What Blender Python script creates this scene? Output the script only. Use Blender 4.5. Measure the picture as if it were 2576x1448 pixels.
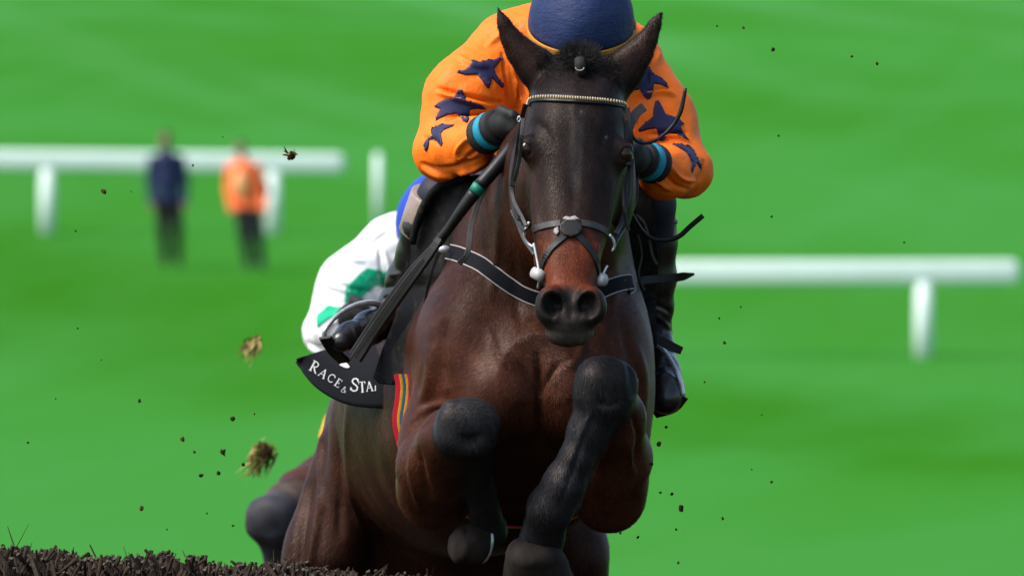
import bpy, bmesh, math, random
import numpy as np
from mathutils import Vector, Matrix
from mathutils.bvhtree import BVHTree
from mathutils.geometry import delaunay_2d_cdt

for o in list(bpy.data.objects):
    bpy.data.objects.remove(o)
scene = bpy.context.scene
C = scene.collection
rng = random.Random(7)
nrng = np.random.default_rng(7)

# ------------------------------------------------------------------ camera, light
CAM_Y, CAM_Z = -30.0, 2.05
cam_d = bpy.data.cameras.new('camera')
cam = bpy.data.objects.new('camera', cam_d)
C.objects.link(cam)
cam.location = (0, CAM_Y, CAM_Z)
cam.rotation_euler = (math.radians(90), 0, 0)
cam_d.sensor_width = 36.0
cam_d.lens = 36.0 * 30.0 / (2575 / 1080.0)
cam_d.clip_start = 1.0
cam_d.clip_end = 6000.0
cam_d.dof.use_dof = True
cam_d.dof.focus_distance = 29.75
cam_d.dof.aperture_fstop = 9.0
scene.camera = cam

SUN_EL, SUN_AZ = 52.0, -68.0         # azimuth measured from "towards the camera", negative = photo left
world = bpy.data.worlds.new('World')
scene.world = world
world.use_nodes = True
nt = world.node_tree
sky = nt.nodes.new('ShaderNodeTexSky')
sky.sky_type = 'NISHITA'
sky.sun_disc = False
sky.sun_elevation = math.radians(SUN_EL)
sky.air_density = 1.0
sky.dust_density = 3.0
sky.ozone_density = 1.0
bg = nt.nodes['Background']
bg.inputs['Strength'].default_value = 0.11
nt.links.new(sky.outputs[0], bg.inputs['Color'])
sun_d = bpy.data.lights.new('sun', 'SUN')
sun = bpy.data.objects.new('sun', sun_d)
C.objects.link(sun)
sun_d.energy = 2.2
sun_d.angle = math.radians(32)
sun_d.color = (1.0, 0.95, 0.88)
sv = Vector((math.sin(math.radians(SUN_AZ)) * math.cos(math.radians(SUN_EL)),
             -math.cos(math.radians(SUN_AZ)) * math.cos(math.radians(SUN_EL)),
             math.sin(math.radians(SUN_EL))))
sun.rotation_euler = sv.to_track_quat('Z', 'Y').to_euler()
sky.sun_rotation = math.atan2(sv.x, sv.y)
scene.view_settings.view_transform = 'Standard'
scene.view_settings.look = 'None'
scene.view_settings.gamma = 1.0
scene.view_settings.use_curve_mapping = False
scene.view_settings.exposure = 1.30

# ------------------------------------------------------------------ helpers
def S(y):
    return 1080.0 * 30.0 / (30.0 + y)

def P(px, py, y):
    s = S(y)
    return np.array(((px - 1287.5) / s, y, CAM_Z + (724 - py) / s))

def L(srgb, k=1.0):
    out = []
    for c in srgb:
        c = c / 255.0
        out.append(k * (c / 12.92 if c <= 0.04045 else ((c + 0.055) / 1.055) ** 2.4))
    return tuple(out)

KA = 0.52      # the photograph is exposed bright: real surfaces stay darker
def mat(name, col, rough=0.6, spec=0.4, vary=0.25, scale=40.0, bump=0.2, bscale=200.0, metal=0.0, stretch=(1, 1, 1),
        attr=None, sheen=0.0, bdist=0.002, coat=0.0, dirt=None, keep=False, tint=None):
    m = bpy.data.materials.new(name)
    m.use_nodes = True
    n, l = m.node_tree.nodes, m.node_tree.links
    b = n['Principled BSDF']
    b.inputs['Roughness'].default_value = rough
    b.inputs['Specular IOR Level'].default_value = spec
    b.inputs['Metallic'].default_value = metal
    b.inputs['Sheen Weight'].default_value = sheen
    b.inputs['Sheen Roughness'].default_value = 0.4
    b.inputs['Coat Weight'].default_value = coat
    if tint: b.inputs['Specular Tint'].default_value = (*tint, 1)
    tc = n.new('ShaderNodeTexCoord')
    mp = n.new('ShaderNodeMapping')
    mp.inputs['Scale'].default_value = stretch
    l.new(tc.outputs['Object'], mp.inputs['Vector'])
    no = n.new('ShaderNodeTexNoise')
    no.inputs['Scale'].default_value = scale
    no.inputs['Detail'].default_value = 6
    no.inputs['Roughness'].default_value = 0.65
    l.new(mp.outputs[0], no.inputs['Vector'])
    mr = n.new('ShaderNodeMapRange')
    mr.inputs['From Min'].default_value = 0.3
    mr.inputs['From Max'].default_value = 0.7
    mr.inputs['To Min'].default_value = 1 - vary
    mr.inputs['To Max'].default_value = 1 + vary
    l.new(no.outputs['Fac'], mr.inputs['Value'])
    mx = n.new('ShaderNodeMix')
    mx.data_type = 'RGBA'
    mx.blend_type = 'MULTIPLY'
    mx.inputs['Factor'].default_value = 1.0
    if attr:
        at = n.new('ShaderNodeAttribute')
        at.attribute_name = attr
        l.new(at.outputs['Color'], mx.inputs['A'])
    else:
        mx.inputs['A'].default_value = (*[min(.8, c * (1 if keep else KA)) for c in col[:3]], 1)
    l.new(mr.outputs[0], mx.inputs['B'])
    src = mx.outputs['Result']
    if dirt:
        dn = n.new('ShaderNodeTexNoise')
        dn.inputs['Scale'].default_value = dirt[1]
        dn.inputs['Detail'].default_value = 8
        dn.inputs['Roughness'].default_value = 0.75
        l.new(tc.outputs['Object'], dn.inputs['Vector'])
        dr = n.new('ShaderNodeMapRange')
        dr.inputs['From Min'].default_value = dirt[2]
        dr.inputs['From Max'].default_value = dirt[2] + 0.07
        dr.inputs['To Max'].default_value = 0.8
        l.new(dn.outputs['Fac'], dr.inputs['Value'])
        m2 = n.new('ShaderNodeMix')
        m2.data_type = 'RGBA'
        l.new(dr.outputs[0], m2.inputs['Factor'])
        l.new(src, m2.inputs['A'])
        m2.inputs['B'].default_value = (*[c * KA for c in dirt[0]], 1)
        src = m2.outputs['Result']
    l.new(src, b.inputs['Base Color'])
    if bump:
        bn = n.new('ShaderNodeTexNoise')
        bn.inputs['Scale'].default_value = bscale
        bn.inputs['Detail'].default_value = 5
        bn.inputs['Roughness'].default_value = 0.7
        l.new(mp.outputs[0], bn.inputs['Vector'])
        bu = n.new('ShaderNodeBump')
        bu.inputs['Strength'].default_value = bump
        bu.inputs['Distance'].default_value = bdist
        l.new(bn.outputs['Fac'], bu.inputs['Height'])
        l.new(bu.outputs[0], b.inputs['Normal'])
        rr = n.new('ShaderNodeMapRange')
        rr.inputs['To Min'].default_value = max(0.02, rough - 0.12)
        rr.inputs['To Max'].default_value = min(1, rough + 0.12)
        l.new(no.outputs['Fac'], rr.inputs['Value'])
        l.new(rr.outputs[0], b.inputs['Roughness'])
    return m

def tag(o, label=None, cat=None, group=None, kind=None):
    if label: o['label'] = label
    if cat: o['category'] = cat
    if group: o['group'] = group
    if kind: o['kind'] = kind
    return o

def empty(name, loc, label, cat, group=None):
    o = bpy.data.objects.new(name, None)
    o.empty_display_size = 0.1
    o.location = tuple(float(v) for v in loc)
    C.objects.link(o)
    return tag(o, label, cat, group)

def link(name, me, material, parent=None):
    if material is not None and len(me.materials) == 0:
        me.materials.append(material)
    o = bpy.data.objects.new(name, me)
    C.objects.link(o)
    if parent is not None:
        o.parent = parent
        # vertices are in world space: undo the parent's location
        loc = Vector((0, 0, 0))
        p = parent
        while p is not None:
            loc += p.location
            p = p.parent
        o.location = -loc
    return o

def mesh_np(name, V, quads, smooth=True, cols=None, attr='tint'):
    me = bpy.data.meshes.new(name)
    V = np.asarray(V, dtype=np.float32)
    Q = np.asarray(quads, dtype=np.int32)
    k = Q.shape[1]
    me.vertices.add(len(V))
    me.vertices.foreach_set('co', V.ravel())
    me.loops.add(Q.size)
    me.loops.foreach_set('vertex_index', Q.ravel())
    me.polygons.add(len(Q))
    me.polygons.foreach_set('loop_start', np.arange(0, Q.size, k, dtype=np.int32))
    me.polygons.foreach_set('loop_total', np.full(len(Q), k, dtype=np.int32))
    if smooth:
        me.polygons.foreach_set('use_smooth', np.ones(len(Q), dtype=bool))
    me.update(calc_edges=True)
    if cols is not None:
        a = me.attributes.new(attr, 'FLOAT_COLOR', 'POINT')
        c4 = np.ones((len(V), 4), dtype=np.float32)
        c4[:, :3] = np.asarray(cols) * KA
        a.data.foreach_set('color', c4.ravel())
    return me

def mesh_py(name, V, F, smooth=True):
    me = bpy.data.meshes.new(name)
    me.from_pydata([tuple(float(c) for c in v) for v in V], [], F)
    if smooth:
        for p in me.polygons: p.use_smooth = True
    me.update()
    return me

# ---- implicit solids -------------------------------------------------------
class Field:
    def __init__(self, xs, ys, zs):
        self.a = [np.asarray(v, dtype=np.float32) for v in (xs, ys, zs)]
        self.f = np.full([len(v) for v in self.a], 0.5, dtype=np.float32)
    def win(self, lo, hi):
        sl = []
        for ax, l, h in zip(self.a, lo, hi):
            i0 = max(0, int(np.searchsorted(ax, l)) - 1)
            i1 = min(len(ax), int(np.searchsorted(ax, h)) + 1)
            if i1 <= i0: return None
            sl.append(slice(i0, i1))
        return tuple(sl)
    def op(self, prim, k=0.02, sub=False):
        fn, lo, hi = prim
        pad = k + 0.03
        w = self.win([v - pad for v in lo], [v + pad for v in hi])
        if w is None: return self
        X = self.a[0][w[0]][:, None, None]
        Y = self.a[1][w[1]][None, :, None]
        Z = self.a[2][w[2]][None, None, :]
        d = fn(X, Y, Z).astype(np.float32)
        g = self.f[w]
        if sub:
            h = np.maximum(k - np.abs(g + d), 0) / k
            self.f[w] = np.maximum(g, -d) + h * h * k * 0.25
        else:
            h = np.maximum(k - np.abs(g - d), 0) / k
            self.f[w] = np.minimum(g, d) - h * h * k * 0.25
        return self
    def add(self, prim, k=0.02): return self.op(prim, k, False)
    def cut(self, prim, k=0.01): return self.op(prim, k, True)
    def mesh(self):
        f = self.f
        nx, ny, nz = f.shape
        s = f < 0
        cnt = np.zeros((nx - 1, ny - 1, nz - 1), dtype=np.int8)
        for i in (0, 1):
            for j in (0, 1):
                for k in (0, 1):
                    cnt += s[i:nx - 1 + i, j:ny - 1 + j, k:nz - 1 + k]
        act = np.argwhere((cnt > 0) & (cnt < 8))
        idx = np.full(cnt.shape, -1, dtype=np.int32)
        idx[act[:, 0], act[:, 1], act[:, 2]] = np.arange(len(act), dtype=np.int32)
        acc = np.zeros((len(act), 3), dtype=np.float64)
        n = np.zeros(len(act))
        corners = [(i, j, k) for i in (0, 1) for j in (0, 1) for k in (0, 1)]
        for c0 in corners:
            for ax in range(3):
                if c0[ax]: continue
                c1 = list(c0); c1[ax] = 1
                i0, i1 = act + np.array(c0), act + np.array(c1)
                f0 = f[i0[:, 0], i0[:, 1], i0[:, 2]]
                f1 = f[i1[:, 0], i1[:, 1], i1[:, 2]]
                m = (f0 < 0) != (f1 < 0)
                t = np.where(m, f0 / np.where(m, f0 - f1, 1), 0)
                p0 = np.stack([self.a[d][i0[:, d]] for d in range(3)], 1)
                p1 = np.stack([self.a[d][i1[:, d]] for d in range(3)], 1)
                acc += np.where(m[:, None], p0 + (p1 - p0) * t[:, None], 0)
                n += m
        V = acc / n[:, None]
        quads = []
        for ax in range(3):
            a0 = [slice(None)] * 3; a1 = [slice(None)] * 3
            a0[ax] = slice(0, f.shape[ax] - 1); a1[ax] = slice(1, f.shape[ax])
            s0, s1 = s[tuple(a0)], s[tuple(a1)]
            e = np.argwhere(s0 != s1)
            b, c = (ax + 1) % 3, (ax + 2) % 3
            ok = (e[:, b] > 0) & (e[:, c] > 0) & (e[:, b] < f.shape[b] - 1) & (e[:, c] < f.shape[c] - 1)
            e = e[ok]
            ins = s0[e[:, 0], e[:, 1], e[:, 2]]
            def cell(db, dc):
                q = e.copy(); q[:, b] += db; q[:, c] += dc
                return idx[q[:, 0], q[:, 1], q[:, 2]]
            q = np.stack([cell(-1, -1), cell(0, -1), cell(0, 0), cell(-1, 0)], 1)
            q[~ins] = q[~ins][:, ::-1]
            quads.append(q)
        Q = np.concatenate(quads)
        Q = Q[(Q >= 0).all(1)]
        return V, Q

def relax(V, Q, it=2, lam=0.5):
    V = V.copy()
    for _ in range(it):
        acc = np.zeros_like(V); n = np.zeros(len(V))
        for a, b in ((0, 1), (1, 2), (2, 3), (3, 0)):
            for d in range(3):
                acc[:, d] += np.bincount(Q[:, a], V[Q[:, b], d], len(V)) + np.bincount(Q[:, b], V[Q[:, a], d], len(V))
            n += np.bincount(Q[:, a], minlength=len(V)) + np.bincount(Q[:, b], minlength=len(V))
        V = V * (1 - lam) + lam * acc / np.maximum(n, 1)[:, None]
    return V

def normals(V, Q):
    fn = np.cross(V[Q[:, 2]] - V[Q[:, 0]], V[Q[:, 3]] - V[Q[:, 1]])
    N = np.zeros_like(V)
    for c in range(4):
        for d in range(3):
            N[:, d] += np.bincount(Q[:, c], fn[:, d], len(V))
    return N / np.maximum(np.linalg.norm(N, axis=1), 1e-12)[:, None]

def cone(a, b, ra, rb, sq=(1, 1, 1)):
    a, b = np.asarray(a, float), np.asarray(b, float)
    s = np.asarray(sq, float)
    A, B = a / s, b / s
    ba = B - A
    dd = max(float(ba @ ba), 1e-9)
    ms = float(s.min())
    def fn(X, Y, Z):
        px, py, pz = X / s[0] - A[0], Y / s[1] - A[1], Z / s[2] - A[2]
        t = np.clip((px * ba[0] + py * ba[1] + pz * ba[2]) / dd, 0, 1)
        return (np.sqrt((px - t * ba[0]) ** 2 + (py - t * ba[1]) ** 2 + (pz - t * ba[2]) ** 2) - (ra + (rb - ra) * t)) * ms
    R = max(ra, rb) * s
    return fn, np.minimum(a, b) - R, np.maximum(a, b) + R

def ell(c, r, rot=None):
    c = np.asarray(c, float); r = np.asarray(r, float)
    M = np.array(Matrix.Identity(3)) if rot is None else np.array(
        (Matrix.Rotation(rot[2], 3, 'Z') @ Matrix.Rotation(rot[1], 3, 'Y') @ Matrix.Rotation(rot[0], 3, 'X')).transposed())
    def fn(X, Y, Z):
        x, y, z = X - c[0], Y - c[1], Z - c[2]
        q = [(M[i][0] * x + M[i][1] * y + M[i][2] * z) for i in range(3)]
        k0 = np.sqrt(sum((q[i] / r[i]) ** 2 for i in range(3)))
        k1 = np.sqrt(sum((q[i] / r[i] ** 2) ** 2 for i in range(3)))
        return k0 * (k0 - 1) / np.maximum(k1, 1e-6)
    R = np.sqrt(((M.T * r) ** 2).sum(1))
    return fn, c - R, c + R

def sbox(c, r, n=3.0, rot=None):
    c = np.asarray(c, float); r = np.asarray(r, float)
    M_ = np.array(Matrix.Identity(3)) if rot is None else np.array(
        (Matrix.Rotation(rot[2], 3, 'Z') @ Matrix.Rotation(rot[1], 3, 'Y') @ Matrix.Rotation(rot[0], 3, 'X')).transposed())
    def fn(X, Y, Z):
        x, y, z = X - c[0], Y - c[1], Z - c[2]
        q = [np.abs(M_[i][0] * x + M_[i][1] * y + M_[i][2] * z) / r[i] for i in range(3)]
        return ((q[0] ** n + q[1] ** n + q[2] ** n) ** (1 / n) - 1) * float(r.min())
    R = np.full(3, float(np.linalg.norm(r)))
    return fn, c - R, c + R

def chain(F, pts, k=0.02, sq=(1, 1, 1), cut=False):
    for (p, r), (q, t) in zip(pts[:-1], pts[1:]):
        F.op(cone(p, q, r, t, sq), k, cut)

def loft(axis, rows, n_s=240, sm=6):
    """rows along y (axis 1): (y, xc, a, top, bot, n)  or along z (axis 2): (z, xc, a, front, back, n); rows ascending, metres"""
    R = np.array(rows, float)
    t = np.linspace(R[0, 0], R[-1, 0], n_s)
    T = np.stack([np.interp(t, R[:, 0], R[:, i]) for i in range(R.shape[1])], 1)
    ker = np.exp(-0.5 * (np.arange(-3 * sm, 3 * sm + 1) / sm) ** 2); ker /= ker.sum()
    for i in range(1, R.shape[1]):
        ext = np.concatenate([np.full(3 * sm, T[0, i]), T[:, i], np.full(3 * sm, T[-1, i])])
        T[:, i] = np.convolve(ext, ker, 'valid')
    def fn(X, Y, Z):
        tt, vv = (Y, Z) if axis == 1 else (Z, Y)
        g = lambda i: np.interp(tt.ravel(), t, T[:, i]).reshape(tt.shape)
        xc, a, p, q, n = g(1), np.maximum(g(2), 2e-3), g(3), g(4), g(5)
        d = np.maximum(np.abs(q - p) / 2, 2e-3); vc = (p + q) / 2
        r = ((np.abs(X - xc) / a) ** n + (np.abs(vv - vc) / d) ** n) ** (1 / n)
        dist = (r - 1) * np.minimum(a, d)
        return np.maximum(dist, np.maximum(t[0] - tt, tt - t[-1]))
    A = R[:, 2].max()
    lo = [R[:, 1].min() - A, 0, 0]; hi = [R[:, 1].max() + A, 0, 0]
    o = 3 - axis
    lo[axis], hi[axis] = t[0], t[-1]
    lo[o] = min(R[:, 3].min(), R[:, 4].min()); hi[o] = max(R[:, 3].max(), R[:, 4].max())
    return fn, np.array(lo), np.array(hi)

def pixels(V):
    s = 32400.0 / (30.0 + V[:, 1])
    return np.stack([V[:, 0] * s + 1287.5, 724 - (V[:, 2] - CAM_Z) * s], 1)

def seg_dist(Pxy, line):
    d = np.full(len(Pxy), 1e9); w = np.zeros(len(Pxy))
    ln = [math.dist(a, b) for a, b in zip(line[:-1], line[1:])]
    tot, run = sum(ln), 0.0
    for a, b, l_ in zip(line[:-1], line[1:], ln):
        a, b = np.array(a, float), np.array(b, float)
        ba = b - a
        t = np.clip(((Pxy - a) @ ba) / max(ba @ ba, 1e-9), 0, 1)
        dd = np.linalg.norm(Pxy - a - t[:, None] * ba, axis=1)
        m = dd < d
        d[m] = dd[m]; w[m] = ((run + t * l_) / tot)[m]
        run += l_
    return d, np.clip(np.minimum(w, 1 - w) * 4, 0, 1) ** .7

def creases(V, Q, lines, ymax=9.0, nmin=0.05):
    """lines: (points, amplitude m, width px): ridges (+) and furrows (-) raised on the camera-facing side"""
    N = normals(V, Q)
    px = pixels(V)
    face = np.clip((-N[:, 1] - nmin) * 4, 0, 1) * (V[:, 1] < ymax)
    off = np.zeros(len(V))
    for pts, amp, w in lines:
        a = np.array(pts, float)
        lo, hi = a.min(0) - 3 * w, a.max(0) + 3 * w
        m = np.where((px > lo).all(1) & (px < hi).all(1) & (face > 0))[0]
        if len(m) == 0: continue
        d, tp = seg_dist(px[m], resample(np.array(pts, float), 6))
        off[m] += amp * np.exp(-(d / w) ** 2) * tp * face[m]
    return V + N * off[:, None]

def wobble(V, amp, freq, seed=0, N=None, Q=None):
    """low, band-limited lumpiness from a few random plane waves"""
    r = np.random.default_rng(seed)
    if N is None: N = normals(V, Q)
    o = np.zeros(len(V))
    for i in range(14):
        k = r.normal(size=3); k *= freq * r.uniform(0.5, 1.6) / np.linalg.norm(k)
        o += np.sin(V @ k + r.uniform(0, 6.28) + 1.3 * np.sin(V @ (k[[1, 2, 0]] * 0.6)))
    return V + N * (o * amp / 4)[:, None]

def bvh_of(V, Q):
    return BVHTree.FromPolygons([tuple(v) for v in V.tolist()], Q.tolist())

CAMV = Vector((0, CAM_Y, CAM_Z))
def hit(bvh, px, py, yguess=0.0, start=None):
    d = (Vector(P(px, py, 0.0)) - CAMV).normalized()
    h = bvh.ray_cast(CAMV if start is None else Vector(P(px, py, start)), d)
    if h[0] is None:
        h = bvh.find_nearest(Vector(P(px, py, yguess)))
    return np.array(h[0]), np.array(h[1])

def resample(pts, step):
    pts = np.asarray(pts, float)
    # Catmull-Rom through the points
    ext = np.vstack([2 * pts[0] - pts[1], pts, 2 * pts[-1] - pts[-2]])
    out = []
    for i in range(1, len(ext) - 2):
        p0, p1, p2, p3 = ext[i - 1:i + 3]
        n = max(2, int(np.linalg.norm(p2 - p1) / step))
        for j in range(n):
            t = j / n
            out.append(0.5 * ((2 * p1) + (-p0 + p2) * t + (2 * p0 - 5 * p1 + 4 * p2 - p3) * t * t + (-p0 + 3 * p1 - 3 * p2 + p3) * t ** 3))
    out.append(pts[-1])
    return np.array(out)

def ribbon_geo(pts, nors, w, th):
    pts, nors = np.asarray(pts), np.asarray(nors)
    n = len(pts)
    W = np.interp(np.linspace(0, 1, n), np.linspace(0, 1, len(w)), w) if hasattr(w, '__len__') else np.full(n, w)
    V, Fc = [], []
    for i in range(n):
        t = pts[min(i + 1, n - 1)] - pts[max(i - 1, 0)]
        t = t / max(np.linalg.norm(t), 1e-9)
        nn = nors[i] - t * (nors[i] @ t); nn = nn / max(np.linalg.norm(nn), 1e-9)
        s = np.cross(t, nn)
        h = W[i] / 2
        e = th * 0.3
        V += [pts[i] - s * h, pts[i] - s * h + nn * (th - e), pts[i] - s * (h - e) + nn * th,
              pts[i] + s * (h - e) + nn * th, pts[i] + s * h + nn * (th - e), pts[i] + s * h]
    for i in range(n - 1):
        a, b = i * 6, (i + 1) * 6
        for j in range(6):
            k = (j + 1) % 6
            Fc.append((a + j, a + k, b + k, b + j))
    Fc.append(tuple(range(5, -1, -1)))
    Fc.append(tuple((n - 1) * 6 + j for j in range(6)))
    return V, Fc

def ribbon(name, pts, nors, w, th, material, parent=None):
    V, Fc = ribbon_geo(pts, nors, w, th)
    return link(name, mesh_py(name, V, Fc, smooth=False), material, parent)

def strap_on(name, bvh, line, w, th, material, parent, lift=0.001, yg=0.0, step=6, smooth=2, start=None):
    pl = resample(np.array(line, float), step)
    hs = [hit(bvh, x, y, yg, start) for x, y in pl]
    if start is None:                      # where a ray slips past the edge, stay on the nearer surface
        for order in (range(1, len(hs)), range(len(hs) - 2, -1, -1)):
            for k in order:
                q0 = hs[k - order.step]
                if hs[k][0][1] > q0[0][1] + .06:
                    q = bvh.find_nearest(Vector(P(pl[k][0], pl[k][1], q0[0][1])))
                    hs[k] = (np.array(q[0]), np.array(q[1]))
    p = np.array([h[0] for h in hs]); n = np.array([h[1] for h in hs])
    for _ in range(smooth):
        p[1:-1] = (p[:-2] + p[1:-1] * 2 + p[2:]) / 4
        n[1:-1] = (n[:-2] + n[1:-1] + n[2:]) / 3
    n /= np.linalg.norm(n, axis=1)[:, None]
    return ribbon(name, p + n * lift, n, w, th, material, parent), p, n

def tube_geo(pts, r, ns=8, cap=True):
    pts = np.asarray(pts, float)
    n = len(pts)
    R = np.interp(np.linspace(0, 1, n), np.linspace(0, 1, len(r)), r) if hasattr(r, '__len__') else np.full(n, r)
    V, Fc = [], []
    t0 = pts[1] - pts[0]; t0 /= np.linalg.norm(t0)
    ref = np.array((0, 0, 1.0)) if abs(t0[2]) < 0.9 else np.array((1.0, 0, 0))
    u = np.cross(t0, ref); u /= np.linalg.norm(u)
    for i in range(n):
        t = pts[min(i + 1, n - 1)] - pts[max(i - 1, 0)]
        t = t / max(np.linalg.norm(t), 1e-9)
        u = u - t * (u @ t); u /= max(np.linalg.norm(u), 1e-9)
        v = np.cross(t, u)
        for j in range(ns):
            a = 2 * math.pi * j / ns
            V.append(pts[i] + R[i] * (math.cos(a) * u + math.sin(a) * v))
    for i in range(n - 1):
        for j in range(ns):
            k = (j + 1) % ns
            Fc.append((i * ns + j, i * ns + k, (i + 1) * ns + k, (i + 1) * ns + j))
    if cap:
        Fc.append(tuple(range(ns - 1, -1, -1)))
        Fc.append(tuple((n - 1) * ns + j for j in range(ns)))
    return V, Fc

def tube(name, pts, r, material, parent=None, ns=8):
    V, Fc = tube_geo(pts, r, ns)
    return link(name, mesh_py(name, V, Fc), material, parent)

def merge(geos):
    V, Fc = [], []
    for v, f in geos:
        o = len(V)
        V += list(v)
        Fc += [tuple(i + o for i in q) for q in f]
    return V, Fc

def fill2d(poly, step):
    """triangulated polygon with inner points, in pixel space"""
    poly = [tuple(p) for p in poly]
    dense = []
    for a, b in zip(poly, poly[1:] + poly[:1]):
        n = max(1, int(math.dist(a, b) / step))
        dense += [(a[0] + (b[0] - a[0]) * i / n, a[1] + (b[1] - a[1]) * i / n) for i in range(n)]
    xs = [p[0] for p in dense]; ys = [p[1] for p in dense]
    def inside(x, y):
        c = False
        for (x1, y1), (x2, y2) in zip(dense, dense[1:] + dense[:1]):
            if (y1 > y) != (y2 > y) and x < (x2 - x1) * (y - y1) / (y2 - y1) + x1: c = not c
        return c
    pts = [Vector(p) for p in dense]
    y = min(ys) + step / 2
    while y < max(ys):
        x = min(xs) + step / 2
        while x < max(xs):
            if inside(x, y): pts.append(Vector((x + rng.uniform(-.1, .1) * step, y + rng.uniform(-.1, .1) * step)))
            x += step
        y += step
    ne = len(dense)
    r = delaunay_2d_cdt(pts, [(i, (i + 1) % ne) for i in range(ne)], [list(range(ne))], 1, 1e-4)
    return [tuple(v) for v in r[0]], [tuple(f) for f in r[2]]

def patch(name, bvh, poly, step, lift, material, parent, yg=0.3, soft=False):
    """a sewn-on or printed piece: outline laid onto a surface and given a little thickness"""
    v2, f = fill2d(poly, step)
    ec = {}
    for t in f:
        for a, b in zip(t, t[1:] + t[:1]):
            ec[(min(a, b), max(a, b))] = ec.get((min(a, b), max(a, b)), 0) + 1
    rim = {i for e, c in ec.items() if c == 1 for i in e}
    V = []
    for i, (x, y) in enumerate(v2):
        p, n = hit(bvh, x, y, yg)
        V.append(p + n * lift * (.4 if i in rim and soft else 1))
    f = [q if (np.cross(V[q[1]] - V[q[0]], V[q[2]] - V[q[0]]) @ np.array((0, -1, 0))) > 0 else q[::-1] for q in f]
    o = link(name, mesh_py(name, V, f), material, parent)
    md = o.modifiers.new('thickness', 'SOLIDIFY'); md.thickness = lift * 0.8; md.offset = -1
    return o

def sheet(name, poly, yf, th, material, parent, step=14):
    v2, f = fill2d(poly, step)
    V = [P(x, y, yf(x, y)) for x, y in v2]
    f = [q if (np.cross(V[q[1]] - V[q[0]], V[q[2]] - V[q[0]]) @ np.array((0, -1, 0))) > 0 else q[::-1] for q in f]
    o = link(name, mesh_py(name, V, f), material, parent)
    md = o.modifiers.new('thickness', 'SOLIDIFY'); md.thickness = th; md.offset = -1
    return o, V, f

def local_origin(o, pivot):
    """move the object's origin to PIVOT without moving its mesh"""
    d = Vector(tuple(float(c) for c in pivot)) - o.location
    o.data.transform(Matrix.Translation(-d))
    o.location = o.location + d

# ------------------------------------------------------------------ materials
M = {}
M['coat'] = mat('bay_coat', (1, 1, 1), 0.42, 0.09, 0.50, 42, 0.6, 190, attr='tint', stretch=(1, 1, .40), bdist=0.0022, tint=(1.0, .84, .76), dirt=((.075, .055, .04), 75, 0.64))
M['fur'] = mat('coat_hair', (1, 1, 1), 0.40, 0.16, 0.15, 30, 0, attr='tint', tint=(1.0, .86, .78))
M['coat2'] = mat('brown_coat', (1, 1, 1), 0.55, 0.10, 0.25, 20, 0.2, 200, attr='tint')
M['hair'] = mat('black_hair', (.040, .035, .035), 0.75, 0.12, 0.3, 60, 0)
M['eye'] = mat('dark_eye', (.030, .014, .008), 0.10, 0.30, 0.1, 10, 0)
M['leather'] = mat('black_leather', (.012, .0115, .012), 0.45, 0.28, 0.35, 90, 0.3, 500, bdist=0.0006, dirt=((.06, .05, .04), 60, 0.66))
M['leather_grey'] = mat('worn_leather', (.050, .045, .044), 0.48, 0.35, 0.35, 90, 0.3, 500, bdist=0.0006, dirt=((.13, .11, .09), 80, 0.62))
M['flap'] = mat('saddle_flap', (.008, .008, .009), 0.65, 0.12, 0.4, 50, 0.3, 300, dirt=((.035, .032, .025), 45, 0.53))
M['cloth_black'] = mat('black_cloth', (.011, .012, .017), 0.85, 0.1, 0.25, 120, 0.25, 900, bdist=0.0006)
M['white_pipe'] = mat('white_piping', (.55, .5, .5), 0.8, 0.2, 0.25, 200, 0.2, 900)
M['steel'] = mat('steel', (.46, .48, .52), 0.28, 0.5, 0.2, 40, 0.1, 200, metal=0.55, keep=True)
M['white_metal'] = mat('white_rubber', (.62, .6, .6), 0.45, 0.4, 0.15, 60, 0.1, 200)
M['gold'] = mat('gold_bead', (.62, .48, .28), 0.35, 0.6, 0.35, 300, 0.0, 200, metal=0.25)
M['silk'] = mat('orange_silk', (.80, .148, .006), 0.55, 0.22, 0.06, 30, 0.5, 26, bdist=0.007, keep=True)
M['navy'] = mat('navy_silk', (.034, .036, .115), 0.55, 0.2, 0.15, 60, 0.2, 90, bdist=0.002)
M['cap'] = mat('navy_cap', (.022, .045, .150), 0.6, 0.2, 0.12, 40, 0.5, 16, bdist=0.012, stretch=(1, 1, 1.8))
M['band'] = mat('orange_band', (.80, .33, .03), 0.6, 0.3, 0.12, 60, 0.15, 150)
M['glove'] = mat('black_glove', (.016, .017, .019), 0.7, 0.3, 0.3, 80, 0.35, 300)
M['turq'] = mat('turquoise_cuff', (.005, .38, .58), 0.6, 0.3, 0.1, 60, 0.2, 300)
M['body'] = mat('rider_cloth', (1, 1, 1), 0.65, 0.3, 0.2, 60, 0.2, 200, attr='tint')
M['boot'] = mat('black_boot', (.013, .013, .014), 0.30, 0.55, 0.3, 40, 0.25, 120, bdist=0.002, dirt=((.09, .075, .055), 60, 0.60))
M['tan'] = mat('tan_top_highlight', (.40, .31, .27), 0.4, 0.4, 0.2, 40, 0.15, 150)  # tan of the boot top, also standing in for the highlight on lit leather
M['green_tape'] = mat('green_tape', (.0, .27, .17), 0.5, 0.4, 0.1, 60, 0.1, 200)
M['white_letter'] = mat('white_print', (.78, .80, .82), 0.7, 0.2, 0.06, 60, 0.0, 200)
M['red_web'] = mat('red_webbing', (.66, .012, .035), 0.8, 0.2, 0.15, 100, 0.3, 700)
M['yellow_web'] = mat('yellow_webbing', (.70, .36, .015), 0.8, 0.2, 0.15, 100, 0.3, 700)
M['blue_web'] = mat('blue_webbing', (.02, .12, .28), 0.8, 0.2, 0.15, 100, 0.3, 700)
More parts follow.
